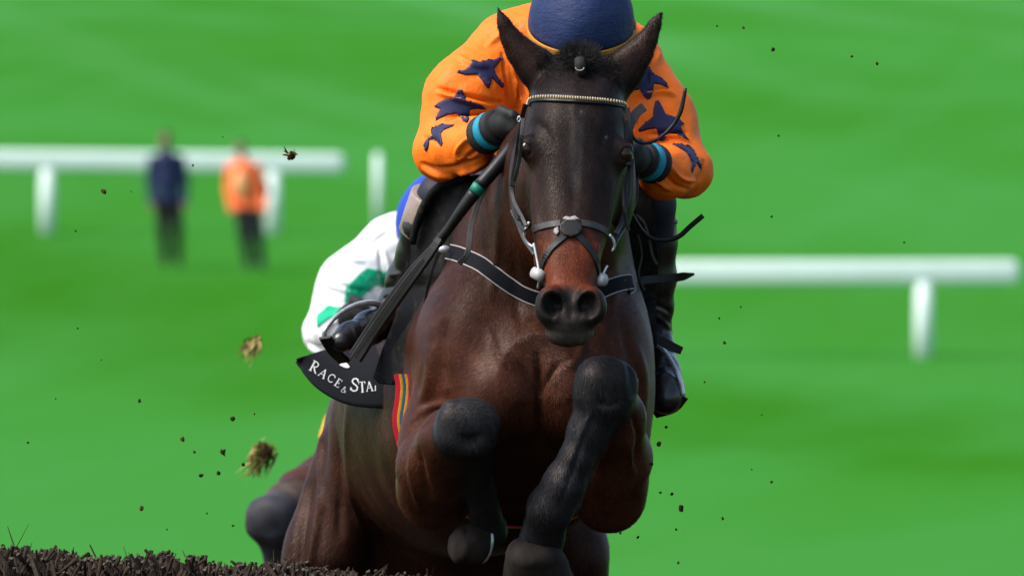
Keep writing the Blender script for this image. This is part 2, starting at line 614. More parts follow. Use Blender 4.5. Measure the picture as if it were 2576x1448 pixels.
M['hoof'] = mat('hoof_horn', (.034, .026, .022), 0.75, 0.1, 0.6, 30, 0.5, 70, stretch=(1, 1, .2), bdist=0.003, dirt=((.03, .025, .02), 40, 0.58))
M['white_silk'] = mat('white_silk', (.70, .72, .74), 0.5, 0.35, 0.04, 30, 0.2, 50, bdist=0.003, keep=True)
M['green_silk'] = mat('green_silk', (.0, .30, .15), 0.5, 0.25, 0.08, 30, 0.2, 50, keep=True)
M['blue_cap'] = mat('blue_cap', (.01, .06, .62), 0.5, 0.35, 0.1, 40, 0.2, 40)
M['rail'] = mat('white_plastic_rail', (.56, .66, .63), 0.5, 0.3, 0.05, 5, 0.1, 40, keep=True)
M['twig'] = mat('birch_twig', (.062, .044, .033), 0.85, 0.1, 0.75, 45, 0.4, 200)
M['twig_pale'] = mat('cut_birch_end', (.125, .10, .075), 0.85, 0.2, 0.5, 60, 0.3, 200)
M['fence_board'] = mat('fence_board', (.10, .06, .03), 0.8, 0.2, 0.3, 20, 0.3, 60)
M['clod'] = mat('turf_soil', (.040, .026, .012), 0.95, 0.1, 0.5, 80, 0.5, 200)
M['clod_brown'] = mat('brown_soil', (.10, .045, .02), 0.95, 0.1, 0.5, 80, 0.5, 200)
M['blade'] = mat('torn_grass', (.20, .22, .03), 0.8, 0.2, 0.4, 60, 0.0)
M['straw'] = mat('pale_straw', (.52, .42, .14), 0.8, 0.2, 0.3, 60, 0.0)
M['yellow'] = mat('yellow_cloth', (.85, .48, .05), 0.7, 0.2, 0.1, 40, 0.1, 100)

# ------------------------------------------------------------------ setting: ground
PROF = [(-4000, 0), (95, 0), (112, .1), (130, .38), (145, .62), (160, 1.10), (170, 1.68), (180, 2.35), (190, 2.85), (210, 3.75), (250, 5.4),
        (350, 9.6), (500, 16.2), (700, 25), (1000, 38), (1500, 56), (2600, 80), (4000, 90)]
def ground_z(d):
    return float(np.interp(d, [p[0] for p in PROF], [p[1] for p in PROF]))
ds = sorted(set([-4000, -1000, -300, -100, -40] + list(range(0, 95, 10)) + list(range(95, 300, 3)) + list(range(300, 1000, 20)) +
                [1000, 1200, 1500, 2000, 2600, 3200, 4000]))
zz = np.array([ground_z(d) for d in ds])
for _ in range(3):
    zz[1:-1] = (zz[:-2] + 2 * zz[1:-1] + zz[2:]) / 4
xs_g = [-4000, -1500, -600, -250, -100, -40, -15, -5, 0, 5, 15, 40, 100, 250, 600, 1500, 4000]
Vg = [(x, CAM_Y + d, z) for d, z in zip(ds, zz) for x in xs_g]
nxg = len(xs_g)
Fg = [(j * nxg + i, j * nxg + i + 1, (j + 1) * nxg + i + 1, (j + 1) * nxg + i) for j in range(len(ds) - 1) for i in range(nxg - 1)]
gm = bpy.data.materials.new('racecourse_turf')
gm.use_nodes = True
gn, gl = gm.node_tree.nodes, gm.node_tree.links
gb = gn['Principled BSDF']
gb.inputs['Roughness'].default_value = 0.9
gb.inputs['Specular IOR Level'].default_value = 0.0
gp = gn.new('ShaderNodeNewGeometry')
def gnoise(scale, rot, det, lo, hi, off=0.0):
    m0 = gn.new('ShaderNodeMapping')
    m0.inputs['Rotation'].default_value = (0, 0, rot)
    gl.new(gp.outputs['Position'], m0.inputs['Vector'])
    mp = gn.new('ShaderNodeMapping')
    mp.inputs['Scale'].default_value = scale
    mp.inputs['Location'].default_value = (off, off * .7, 0)
    gl.new(m0.outputs[0], mp.inputs['Vector'])
    n = gn.new('ShaderNodeTexNoise')
    n.inputs['Scale'].default_value = 1.0
    n.inputs['Detail'].default_value = det
    gl.new(mp.outputs[0], n.inputs['Vector'])
    r = gn.new('ShaderNodeMapRange')
    r.inputs['From Min'].default_value = lo
    r.inputs['From Max'].default_value = hi
    gl.new(n.outputs['Fac'], r.inputs['Value'])
    return r.outputs[0]
def gmix(f, a, b):
    x = gn.new('ShaderNodeMix'); x.data_type = 'RGBA'
    gl.new(f, x.inputs['Factor'])
    for s, v in (('A', a), ('B', b)):
        if isinstance(v, tuple): x.inputs[s].default_value = (*v, 1)
        else: gl.new(v, x.inputs[s])
    return x.outputs['Result']
A1, A2, A3 = (.0300, .158, .0235), (.0205, .118, .0045), (.048, .186, .050)
broad = gnoise((.010, .055, 0), math.radians(75.6), 2, .44, .60, 3.3)       # mowing bands running away down the slope
streak = gnoise((.16, .022, 0), math.radians(8), 2, .50, .72, 7.0)
fine = gnoise((.55, .045, 0), math.radians(5), 4, .40, .68, 1.0)
pale = gnoise((.003, .17, 0), math.radians(84.5), 2, .44, .66, 11.0)
# one broad worn band crossing the course, as in the photograph's middle distance
dp = gn.new('ShaderNodeVectorMath'); dp.operation = 'DOT_PRODUCT'; dp.inputs[1].default_value = (3.6, 1, 0)
gl.new(gp.outputs['Position'], dp.inputs[0])
sb = gn.new('ShaderNodeMath'); sb.operation = 'SUBTRACT'; sb.inputs[1].default_value = 120.0
gl.new(dp.outputs['Value'], sb.inputs[0])
ab = gn.new('ShaderNodeMath'); ab.operation = 'ABSOLUTE'
gl.new(sb.outputs[0], ab.inputs[0])
bm_ = gn.new('ShaderNodeMapRange'); bm_.interpolation_type = 'SMOOTHSTEP'
bm_.inputs['From Min'].default_value = 24.0; bm_.inputs['From Max'].default_value = 3.0
gl.new(ab.outputs[0], bm_.inputs['Value'])
nb_ = gnoise((.25, .05, 0), 0.0, 3, .30, .60, 5.0)
mb = gn.new('ShaderNodeMath'); mb.operation = 'MULTIPLY'
gl.new(bm_.outputs[0], mb.inputs[0]); gl.new(nb_, mb.inputs[1])
bh = gn.new('ShaderNodeMath'); bh.operation = 'MULTIPLY'; bh.inputs[1].default_value = .55
gl.new(broad, bh.inputs[0])
c0 = gmix(bh.outputs[0], A1, A2)
c1 = gmix(mb.outputs[0], c0, (.0180, .108, .0030))
ph = gn.new('ShaderNodeMath'); ph.operation = 'MULTIPLY'
sx_ = gn.new('ShaderNodeSeparateXYZ'); gl.new(gp.outputs['Position'], sx_.inputs[0])
far_ = gn.new('ShaderNodeMapRange'); far_.inputs['From Min'].default_value = 150; far_.inputs['From Max'].default_value = 230
far_.inputs['To Min'].default_value = .12; far_.inputs['To Max'].default_value = .8
gl.new(sx_.outputs['Y'], far_.inputs['Value']); gl.new(far_.outputs[0], ph.inputs[1])
gl.new(pale, ph.inputs[0])
c2 = gmix(ph.outputs[0], c1, A3)
sh = gn.new('ShaderNodeMath'); sh.operation = 'MULTIPLY'; sh.inputs[1].default_value = .35
gl.new(streak, sh.inputs[0])
c3 = gmix(sh.outputs[0], c2, (.024, .135, .007))
fm = gn.new('ShaderNodeMath'); fm.operation = 'MULTIPLY'; fm.inputs[1].default_value = .22
gl.new(fine, fm.inputs[0])
c3 = gmix(fm.outputs[0], c3, A3)
# unseen bare-soil zone round the fence, added to cut green bounce light
sep = gn.new('ShaderNodeVectorMath'); sep.operation = 'LENGTH'
sc_ = gn.new('ShaderNodeMapping'); sc_.inputs['Scale'].default_value = (.05, .06, 0); sc_.inputs['Location'].default_value = (0, -.1, 0)
gl.new(gp.outputs['Position'], sc_.inputs['Vector'])
nz = gn.new('ShaderNodeTexNoise'); nz.inputs['Scale'].default_value = .6; nz.inputs['Detail'].default_value = 6
gl.new(gp.outputs['Position'], nz.inputs['Vector'])
gl.new(sc_.outputs[0], sep.inputs[0])
ad = gn.new('ShaderNodeMath'); ad.operation = 'ADD'
gl.new(sep.outputs['Value'], ad.inputs[0]); gl.new(nz.outputs['Fac'], ad.inputs[1])
wm = gn.new('ShaderNodeMapRange'); wm.inputs['From Min'].default_value = 1.35; wm.inputs['From Max'].default_value = 1.15
gl.new(ad.outputs[0], wm.inputs['Value'])
c3 = gmix(wm.outputs[0], c3, (.035, .026, .018))
gl.new(c3, gb.inputs['Base Color'])
ground = link('grass_ground', mesh_py('grass_ground', Vg, Fg), gm)
tag(ground, 'mown green racecourse turf rising behind the horses', None, None, 'structure')

# ------------------------------------------------------------------ running rails
def pole(a, b, r, ns=14, rz=None):
    a, b = np.asarray(a, float), np.asarray(b, float)
    return tube_geo([a, a + (b - a) * .5, b], r, ns)

def rail(px0, px1, py0, py1, d, posts, h_px, label):
    y = d - 30
    a, b = P(px0, py0, y), P(px1, py1, y)
    root = empty('running_rail', ((a[0] + b[0]) / 2, y, ground_z(d)), label, 'rail', 'white plastic running rails on the course')
    # oval top bar with rounded ends
    n, ns, rr, rd = 12, 16, .148, .10
    V, Fc = [], []
    prof = [(-.10, .35), (-.07, .75), (-.03, .95), (0, 1)]
    st = [(p[0] + 0, p[1]) for p in prof]
    stations = [(a[0] + .10 + p, s) for p, s in prof] + [(b[0] - .10 - p, s) for p, s in prof[::-1]]
    for x, s in stations:
        t = (x - a[0]) / (b[0] - a[0])
        z = a[2] + (b[2] - a[2]) * t
        for j in range(ns):
            an = 2 * math.pi * j / ns
            sq_ = lambda t: math.copysign(abs(t) ** .35, t)
            V.append((x, y + rd * s * sq_(math.cos(an)), z + rr * s * sq_(math.sin(an))))
    for i in range(len(stations) - 1):
        for j in range(ns):
            k = (j + 1) % ns
            Fc.append((i * ns + j, (i + 1) * ns + j, (i + 1) * ns + k, i * ns + k))
    Fc.append(tuple(range(ns))); Fc.append(tuple((len(stations) - 1) * ns + j for j in range(ns - 1, -1, -1)))
    link('top_bar', mesh_py('top_bar', V, Fc), M['rail'], root)
    for px in posts:
        x = (px - 1287.5) / S(y)
        t = (x - a[0]) / (b[0] - a[0])
        zt = a[2] + (b[2] - a[2]) * t - .12
        V2, F2 = pole((x, y, ground_z(d) - .1), (x, y, zt), .115)
        link('post', mesh_py('post', V2, F2), M['rail'], root)
    return root
rail(-900, 868, 392, 412, 190, [-560, 118, 686], 0, 'long white running rail behind the two standing people')
rail(1440, 2566, 686, 684, 161, [1500, 2322], 0, 'white running rail right of the galloping horse, one post showing')
# lone marker post
yy = 162.0
lp = empty('white_post', (P(950, 560, yy)[0], yy, ground_z(yy + 30)), 'lone white post standing apart past the rail end, beside the rider in white', 'post')
V2, F2 = pole((lp.location.x, yy, ground_z(yy + 30) - .1), (lp.location.x, yy, P(950, 392, yy)[2]), .06)
link('shaft', mesh_py('shaft', V2, F2), M['rail'], lp)
V2, F2 = tube_geo([(lp.location.x, yy, P(950, 392, yy)[2] + t) for t in (0, .02, .05)], [.06, .055, .02], 14)
link('post_cap', mesh_py('post_cap', V2, F2), M['rail'], lp)

# ------------------------------------------------------------------ the horse
def ax(lo, hi, step):
    return np.arange(lo, hi + step, step)

POSE1 = dict(
    fl=[(1095, 1235, .20, .090), (1100, 1170, .05, .088), (1135, 1110, -.10, .070), (1172, 1080, -.20, .060)],
    flk=(1174, 1076, -.225),
    flc=[(1184, 1100, -.17, .050), (1206, 1220, .0, .034), (1226, 1330, .10, .042)],
    flp=[(1226, 1330, .10, .042), (1205, 1350, .09, .036)],
    flh=((1172, 1362, .06), (.046, .055, .040)),
    fr=[(1532, 1245, .18, .088), (1546, 1150, .05, .081), (1542, 1055, -.10, .068), (1528, 985, -.20, .062)],
    frk=(1522, 973, -.225),
    frc=[(1510, 1015, -.215, .060), (1478, 1085, -.21, .045), (1450, 1150, -.21, .037), (1420, 1212, -.20, .046), (1384, 1274, -.18, .053)],
    frp=[(1384, 1274, -.18, .050), (1366, 1340, -.12, .049), (1356, 1372, -.10, .054)],
    frh=((1346, 1412, -.10), (.080, .07, .072)),
)

def horse_field(vox, pose, fine=True):
    v = vox
    xs = ax(-.66, .42, v)
    ys = np.concatenate([ax(-.72, .28, v), np.arange(.28 + 2 * v, 2.45, v * 1.9)])
    zs = np.concatenate([np.arange(.62, 1.33, v * 1.8), ax(1.34, 2.74, v)])
    F = Field(xs, ys, zs)
    # trunk, along y
    T = [(-.03, 1350, 30, 880, 960, 2), (.00, 1350, 110, 800, 1040, 2), (.05, 1348, 195, 740, 1100, 2.1), (.13, 1345, 255, 690, 1160, 2.2),
         (.28, 1340, 275, 640, 1250, 2.3), (.5, 1300, 300, 605, 1345, 2.3), (.7, 1258, 315, 592, 1385, 2.2), (.95, 1205, 330, 640, 1395, 2.15),
         (1.2, 1165, 322, 720, 1400, 2.1), (1.45, 1125, 300, 790, 1395, 2.1), (1.7, 1105, 285, 850, 1360, 2.1), (1.92, 1090, 230, 900, 1330, 2),
         (2.05, 1085, 150, 950, 1290, 2), (2.13, 1085, 30, 1050, 1200, 2)]
    rows = []
    for y, xc, w, t, b, n in T:
        s = S(y)
        rows.append((y, (xc - 1287.5) / s, w / s, CAM_Z + (724 - b) / s, CAM_Z + (724 - t) / s, n))
    F.add(loft(1, rows), .02)
    # neck
    nk = [((1330, 800, .52), .33), ((1362, 660, .32), .27), ((1405, 500, .10), .205), ((1440, 350, -.12), .15), ((1455, 250, -.2), .115)]
    for (a, ra), (b, rb) in zip(nk[:-1], nk[1:]):
        F.add(cone(P(*a), P(*b), ra, rb, (.74, 1, 1)), .05)
    # shoulders and pectorals
    for e, r, rot, k in [((1156, 880, .24), (.100, .16, .19), (0, .12, 0), .07), ((1532, 880, .24), (.095, .16, .20), (0, -.1, 0), .08),
                         ((1090, 1142, .22), (.082, .13, .150), (0, -.05, 0), .045), ((1544, 1105, .22), (.082, .13, .19), (0, .03, 0), .05),
                         ((1268, 985, .05), (.095, .10, .115), (0, .25, 0), .05), ((1425, 985, .05), (.095, .10, .115), (0, -.25, 0), .05),
                         ((1190, 860, .12), (.09, .10, .16), (0, .2, 0), .06), ((1500, 860, .12), (.09, .10, .16), (0, -.2, 0), .06)]:
        F.add(ell(P(*e), r, rot), k)
    F.cut(cone(P(1352, 930, -.075), P(1356, 1120, -.03), .012, .02), .05)
    # hindquarters
    for pts in [[((1040, 1120, 1.62), .24), ((925, 1270, 1.48), .18), ((822, 1395, 1.40), .105), ((812, 1470, 1.46), .085), ((835, 1640, 1.82), .066), ((850, 1700, 1.96), .06)],
                [((1190, 1120, 1.62), .26), ((1330, 1270, 1.48), .19), ((1432, 1390, 1.40), .100), ((1440, 1470, 1.46), .085), ((1420, 1640, 1.82), .066), ((1410, 1700, 1.96), .06)]]:
        chain(F, [(P(*p), r) for p, r in pts], .05, (.85, 1, 1))
    for x0 in (850, 1410):
        chain(F, [(P(x0, 1700, 1.96), .06), (P(x0, 1800, 2.06), .042), (P(x0, 1960, 2.16), .038), (P(x0, 2010, 2.2), .046), (P(x0, 2060, 2.28), .04)], .02)
        F.add(ell(P(x0, 2100, 2.30), (.06, .07, .05)), .01)
    F.add(ell(P(1135, 1380, 1.55), (.27, .26, .20)), .08)
    # flank folds on the near side
    F.add(cone(P(862, 1130, 1.40), P(782, 1420, 1.36), .05, .058), .06)
    F.add(cone(P(925, 1060, 1.28), P(850, 1390, 1.30), .07, .06), .05)
    # forelegs
    for side in 'lr':
        q = pose
        chain(F, [(P(*p[:3]), p[3]) for p in q['f' + side]], .035)
        kx, ky, kd = q['f' + side + 'k']
        sg = -1 if side == 'l' else 1
        F.add(sbox(P(kx, ky + 2, kd), (.072, .056, .064), 2.7, (0, .12 if side == 'l' else .30, 0)), .02)
        F.add(ell(P(kx + 4, ky - 22, kd - .012), (.058, .050, .046)), .022)
        F.cut(ell(P(kx - 10 * sg, ky + 36, kd - .064), (.014, .02, .008)), .02)
        pass
        chain(F, [(P(*p[:3]), p[3]) for p in q['f' + side + 'c']], .02, (1, 1, 1))
        chain(F, [(P(*p[:3]), p[3]) for p in q['f' + side + 'p']], .015)
    chain(F, [(P(1548, 1030, -.17), .030), (P(1500, 1120, -.165), .022), (P(1462, 1190, -.16), .024), (P(1425, 1262, -.15), .034)], .012)
    # head, lofted along z
    H = [(128, 1457, 30, -.19, -.15, 2), (150, 1457, 62, -.25, -.13, 2), (175, 1457, 92, -.31, -.11, 2.2), (205, 1455, 112, -.36, -.10, 2.35),
         (240, 1452, 121, -.395, -.09, 2.5), (300, 1449, 129, -.42, -.08, 2.6), (350, 1447, 132, -.43, -.07, 2.7), (420, 1446, 131, -.445, -.07, 2.7),
         (480, 1443, 124, -.46, -.09, 2.8), (520, 1440, 114, -.475, -.16, 2.8), (560, 1437, 104, -.49, -.24, 2.8), (600, 1434, 95, -.505, -.30, 2.8),
         (640, 1433, 84, -.52, -.34, 2.7), (700, 1434, 71, -.54, -.38, 2.6), (745, 1435, 68, -.56, -.41, 2.4), (785, 1434, 62, -.575, -.43, 2.2),
         (812, 1433, 50, -.57, -.45, 2), (828, 1433, 22, -.54, -.48, 2)]
    rows = []
    for py, xc, w, f, b, n in H[::-1]:
        s = S(-.42)
        rows.append((CAM_Z + (724 - py) / s, (xc - 1287.5) / s, (w - 3) / s, f, b, n))
    F.add(loft(2, rows, sm=5), .03)
    # brow ridges, jaws, nasal ridge
    for ex, ey, sg in ((1325, 375, -1), (1570, 387, 1)):
        F.add(ell(P(ex - sg * 2, ey - 2, -.383), (.022, .0255, .028), (0, sg * .40, 0)), .032)
    for sx in (1316, 1562):
        F.add(ell(P(sx, 470, -.22), (.033, .10, .105)), .04)
    F.add(ell(P(1420, 655, -.36), (.070, .09, .075)), .03)
    # temples: shallow hollows above the eyes
    F.cut(ell(P(1335, 290, -.445), (.016, .03, .03)), .03)
    F.cut(ell(P(1563, 298, -.445), (.016, .03, .03)), .03)
    F.cut(ell(P(1345, 500, -.500), (.016, .03, .07), (0, -.12, 0)), .035)
    F.cut(ell(P(1530, 500, -.500), (.016, .03, .07), (0, .12, 0)), .035)
    # eye sockets
    for ex, ey, sg in ((1325, 375, -1), (1570, 387, 1)):
        F.cut(ell(P(ex, ey, -.385) + np.array((sg * .003, -.026, 0)), (.0090, .020, .0175), (0, sg * .55, sg * .15)), .005)
    # nostrils
    for nx, sg in ((1386, -1), (1485, 1)):
        F.add(ell(P(nx + sg * 2, 768, -.555), (.0350, .045, .046), (0, sg * -.15, 0)), .014)
        F.cut(ell(P(nx + sg * 3, 768, -.62), (.0265, .075, .037), (0, sg * .22, sg * .25)), .006)
    # lips and chin
    F.add(ell(P(1433, 815, -.545), (.058, .045, .022)), .015)
    F.add(ell(P(1432, 835, -.525), (.057, .05, .034)), .008)
    F.cut(cone(P(1366, 817, -.592), P(1498, 817, -.592), .006, .006), .012)
    # ears
    def ear(pts, rot, tip):
        for (a, ra), (b, rb) in zip(pts[:-1], pts[1:]):
            F.add(cone(P(*a), P(*b), ra, rb, (1, .75, 1)), .018)
    ear([((1374, 200, -.22), .045), ((1347, 168, -.22), .041), ((1308, 128, -.225), .0285), ((1283, 92, -.23), .0185), ((1267, 58, -.235), .0108), ((1250, 18, -.235), .0045)], 0, 0)
    ear([((1546, 208, -.22), .045), ((1572, 174, -.22), .041), ((1607, 132, -.225), .0285), ((1630, 97, -.23), .0185), ((1646, 64, -.235), .0105), ((1664, 31, -.235), .0045)], 0, 0)
    return F

def dist_pts(V, prims):
    d = np.full(len(V), 1e9)
    for fn, lo, hi in prims:
        d = np.minimum(d, fn(V[:, 0], V[:, 1], V[:, 2]))
    return d

def sstep(a, b, x):
    t = np.clip((x - a) / (b - a), 0, 1)
    return t * t * (3 - 2 * t)

HORSE_LINES = [
    ([(1352, 880), (1356, 960), (1355, 1110)], -.010, 10),
    ([(1300, 900), (1340, 960), (1352, 1000)], -.005, 9), ([(1408, 905), (1372, 965), (1358, 1000)], -.005, 9),
    ([(1120, 800), (1110, 900), (1125, 975)], -.006, 14), ([(1085, 860), (1080, 960), (1050, 1040)], .006, 14),
    ([(1030, 1060), (1090, 1020), (1150, 1010)], .005, 10), ([(1040, 1085), (1100, 1050)], -.004, 8),
    ([(1050, 1120), (1065, 1200), (1090, 1260)], -.006, 12), ([(1030, 1130), (1035, 1200), (1060, 1290)], .004, 8),
    ([(1560, 800), (1585, 900), (1590, 1000)], -.006, 14), ([(1600, 860), (1618, 960), (1615, 1060)], .005, 12),
    ([(1590, 1040), (1605, 1100), (1590, 1180)], -.006, 8), ([(1575, 1090), (1590, 1190), (1560, 1260)], .004, 8),
    ([(1180, 500), (1210, 600), (1225, 700)], -.004, 14), ([(1260, 520), (1250, 640), (1230, 760)], .004, 12),
    ([(1290, 620), (1300, 760), (1320, 860)], -.004, 14), ([(1550, 640), (1540, 760), (1500, 880)], .003, 14),
    ([(1225, 820), (1260, 900), (1300, 930)], .003, 10), ([(1480, 830), (1450, 900), (1420, 930)], .003, 10),
    ([(806, 1090), (812, 1240), (802, 1310), (772, 1460)], .008, 9), ([(790, 1200), (764, 1330), (752, 1460)], -.006, 13),
    ([(876, 990), (870, 1120), (884, 1230), (915, 1350)], .007, 7), ([(850, 1010), (850, 1200), (855, 1360)], -.008, 13),
    ([(890, 1180), (930, 1290), (980, 1350)], -.003, 10),
    ([(1448, 200), (1446, 330), (1444, 420)], .0025, 14), ([(1444, 420), (1440, 540)], -.002, 12),
    ([(1335, 300), (1375, 330), (1390, 380)], -.003, 10), ([(1560, 305), (1520, 335), (1505, 385)], -.003, 10),
    ([(1308, 345), (1330, 350), (1348, 372)], -.0020, 3.5), ([(1588, 358), (1566, 362), (1548, 384)], -.0020, 3.5),
    ([(1318, 404), (1334, 406), (1348, 398)], -.0015, 3), ([(1578, 416), (1562, 418), (1548, 410)], -.0015, 3),
    ([(1340, 440), (1345, 520), (1352, 600)], .004, 9), ([(1540, 445), (1532, 520), (1522, 600)], .004, 9),
    ([(1375, 610), (1372, 660)], .003, 6), ([(1500, 610), (1500, 660)], .003, 6), ([(1362, 590), (1357, 660)], -.002, 5),
    ([(1395, 735), (1404, 780), (1396, 812)], .003, 5), ([(1478, 735), (1468, 780), (1474, 812)], .003, 5),
    ([(1436, 770), (1434, 812)], -.002, 7),
    ([(1490, 1020), (1450, 1120), (1420, 1200)], .003, 6), ([(1470, 1080), (1440, 1180), (1400, 1280)], -.003, 6),
    ([(1500, 1010), (1530, 1020), (1560, 1005)], -.003, 9), ([(1150, 1095), (1180, 1100), (1220, 1090)], -.0025, 9),
]

def fur(V, Q, col, n, parent, skip, seed=1):
    """short coat hairs lying along the body, one sliver each, joined"""
    g = np.random.default_rng(seed)
    N = normals(V, Q)
    A, B, C_, D = (V[Q[:, i]] for i in range(4))
    area = np.linalg.norm(np.cross(C_ - A, D - B), axis=1)
    cen = (A + B + C_ + D) / 4
    nq = N[Q].mean(1); nq /= np.maximum(np.linalg.norm(nq, axis=1), 1e-9)[:, None]
    s_ = 32400.0 / (30 + cen[:, 1])
    vis = (nq[:, 1] < .25) & (cen[:, 2] > CAM_Z - .75) & (cen[:, 1] < 1.9)
    w = area * vis
    for c, r_ in skip:
        w = w * (np.linalg.norm(cen - c, axis=1) > r_)
    qi = g.choice(len(Q), n, p=w / w.sum())
    u, v = g.random(n)[:, None], g.random(n)[:, None]
    p = (A[qi] * (1 - u) + B[qi] * u) * (1 - v) + (D[qi] * (1 - u) + C_[qi] * u) * v
    nn = nq[qi]
    cc = col[Q[qi]].mean(1)
    px = pixels(p)
    head = sstep(.02, -.12, p[:, 1]) * sstep(900, 860, px[:, 1]) * sstep(190, 120, np.abs(px[:, 0] - 1445))
    muz = head * sstep(690, 760, px[:, 1])
    fl = np.stack([.25 * np.sign(p[:, 0] - .05) * (1 - head), .55 * (1 - head) - .1 * head, -1 + 0 * head], 1)
    sw = np.stack([np.sin(p @ np.array((17., 9, 13)) + 1), np.sin(p @ np.array((11., 19, 7)) + 2), np.sin(p @ np.array((7., 13, 21)))], 1)
    fl = fl + .35 * sw + g.normal(size=(n, 3)) * .20
    fl -= nn * (fl * nn).sum(1)[:, None]
    fl /= np.maximum(np.linalg.norm(fl, axis=1), 1e-6)[:, None]
    ln = (.0095 - .0035 * head - .003 * muz) * g.uniform(.6, 1.35, n)
    sd = np.cross(fl, nn)
    wd = (.00055 - .00012 * head) * g.uniform(.7, 1.4, n)
    tip = p + fl * ln[:, None] + nn * (ln * g.uniform(.08, .30, n))[:, None]
    W = np.empty((n, 3, 3))
    W[:, 0] = p - sd * wd[:, None] + nn * .0002; W[:, 1] = p + sd * wd[:, None] + nn * .0002; W[:, 2] = tip
    F3 = np.arange(n * 3).reshape(n, 3)
    k = np.exp(g.normal(0, .32, n))[:, None] * (1.0 + .25 * np.sin(p @ np.array((31., 27, 22)))[:, None] * np.sin(p @ np.array((14., -19, 25)))[:, None])
    c3 = np.repeat((cc * k)[:, None], 3, 1).reshape(-1, 3)
    me = mesh_np('coat_hair', W.reshape(-1, 3), F3, smooth=False, cols=np.clip(c3, .003, 1))
    o = link('coat_hair', me, M['fur'], parent)
    o['kind'] = 'stuff'
    return o

def build_horse(vox, pose, lines, root_name, label, coatmat, cat='horse', leg=1.0, hairs=0):
    F = horse_field(vox, pose)
    V, Q = F.mesh()
    V = relax(V, Q, 2, .5)
    if lines:
        V = creases(V, Q, [(p_, a_ * (1.6 if p_[0][1] > 620 else 1.1), w_ * .9) for p_, a_, w_ in lines], ymax=1.7)
    V = wobble(V, .0012, 38, 3, Q=Q)
    # coat colours: bay body, dark face, red nose, black points
    brown, dark, red = np.array((.062, .0225, .0132)), np.array((.0205, .0135, .0130)), np.array((.20, .046, .020))
    black, grey = np.array((.011, .010, .011)), np.array((.026, .026, .031))
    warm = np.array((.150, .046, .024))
    px = pixels(V)
    col = np.repeat(brown[None], len(V), 0)
    # warm flush over upper arms and pectorals
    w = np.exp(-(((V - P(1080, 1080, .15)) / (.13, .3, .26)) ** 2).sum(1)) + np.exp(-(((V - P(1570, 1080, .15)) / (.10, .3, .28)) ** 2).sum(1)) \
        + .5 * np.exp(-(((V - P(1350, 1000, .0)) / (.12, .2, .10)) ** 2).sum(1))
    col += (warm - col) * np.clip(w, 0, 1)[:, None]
    headw = sstep(.02, -.16, V[:, 1] + (V[:, 2] - P(0, 560, -.2)[2]) * -.1) * sstep(P(0, 905, 0)[2], P(0, 850, 0)[2], V[:, 2])
    hc = np.repeat(dark[None], len(V), 0)
    lateral = np.abs(px[:, 0] - (1457 - (px[:, 1] - 170) * .033))
    wr = sstep(545, 640, px[:, 1]) * sstep(745, 705, px[:, 1])
    mid = (.35 * sstep(430, 560, px[:, 1]) + .5 * sstep(70, 120, lateral) * sstep(380, 430, px[:, 1])) * sstep(745, 705, px[:, 1])
    hc += (np.array((.060, .028, .020)) - hc) * np.clip(mid, 0, 1)[:, None]
    eyew = np.exp(-(((px - (1325, 425)) / (22, 34)) ** 2).sum(1)) + .8 * np.exp(-(((px - (1566, 440)) / (20, 38)) ** 2).sum(1))
    hc += (np.array((.085, .040, .030)) - hc) * np.clip(eyew, 0, 1)[:, None]
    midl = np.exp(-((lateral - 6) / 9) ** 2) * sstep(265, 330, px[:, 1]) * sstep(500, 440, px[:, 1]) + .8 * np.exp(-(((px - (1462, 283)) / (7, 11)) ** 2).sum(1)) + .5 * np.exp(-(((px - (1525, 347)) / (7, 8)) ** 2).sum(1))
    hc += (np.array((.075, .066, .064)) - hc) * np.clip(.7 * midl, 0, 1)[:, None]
    hc += (red - hc) * wr[:, None]
    bl = sstep(712, 752, px[:, 1] + 10 * np.sin(px[:, 0] * .05) - .15 * np.abs(lateral))
    hc += (np.array((.026, .0215, .0205)) - hc) * bl[:, None]
    chin = sstep(812, 835, px[:, 1])
    hc += (np.array((.13, .108, .092)) - hc) * (.8 * chin)[:, None]
    earw = sstep(215, 150, px[:, 1]) * sstep(75, 110, lateral)
    hc += (np.array((.036, .018, .015)) - hc) * earw[:, None]
    hc += (black - hc) * (sstep(62, 30, px[:, 1]) * earw)[:, None]
    col = col + (hc - col) * headw[:, None]
    # dark forelock patch between the ears
    dl = []
    for s in 'lr':
        q = pose['f' + s]
        dl.append(ell(P(*pose['f' + s + 'k']), (.08, .07, .075)))
        pts = pose['f' + s + 'c'] + pose['f' + s + 'p'][1:]
        dl += [cone(P(*a[:3]), P(*b[:3]), a[3], b[3]) for a, b in zip(pts[:-1], pts[1:])]
    for x0 in (850, 1410):
        dl.append(cone(P(x0, 1640, 1.82), P(x0, 2100, 2.3), .08, .06))
    dd = dist_pts(V, dl)
    lw = sstep(.030, .004, dd)
    col += (grey * leg - col) * lw[:, None]
    col *= (1 + .12 * np.sin(V @ np.array((60., 43, 51)) + 2 * np.sin(V @ np.array((23., 31, 17)))))[:, None]
    root = empty(root_name, P(1200, 1900, .6), label, cat)
    me = mesh_np('horse_body', V, Q, cols=np.clip(col, .004, 1))
    body = link('horse_body', me, coatmat, root)
    if hairs:
        fur(V, Q, col, hairs, root, [(P(1325, 375, -.40), .026), (P(1570, 387, -.40), .026), (P(1378, 768, -.60), .034), (P(1493, 768, -.60), .034)])
    return root, body, V, Q

horse, hbody, HV, HQ = build_horse(.0056, POSE1, HORSE_LINES, 'horse', 'dark bay horse with plaited forelock leaping the fence with folded forelegs', M['coat'], hairs=520000)
HB = bvh_of(HV, HQ)

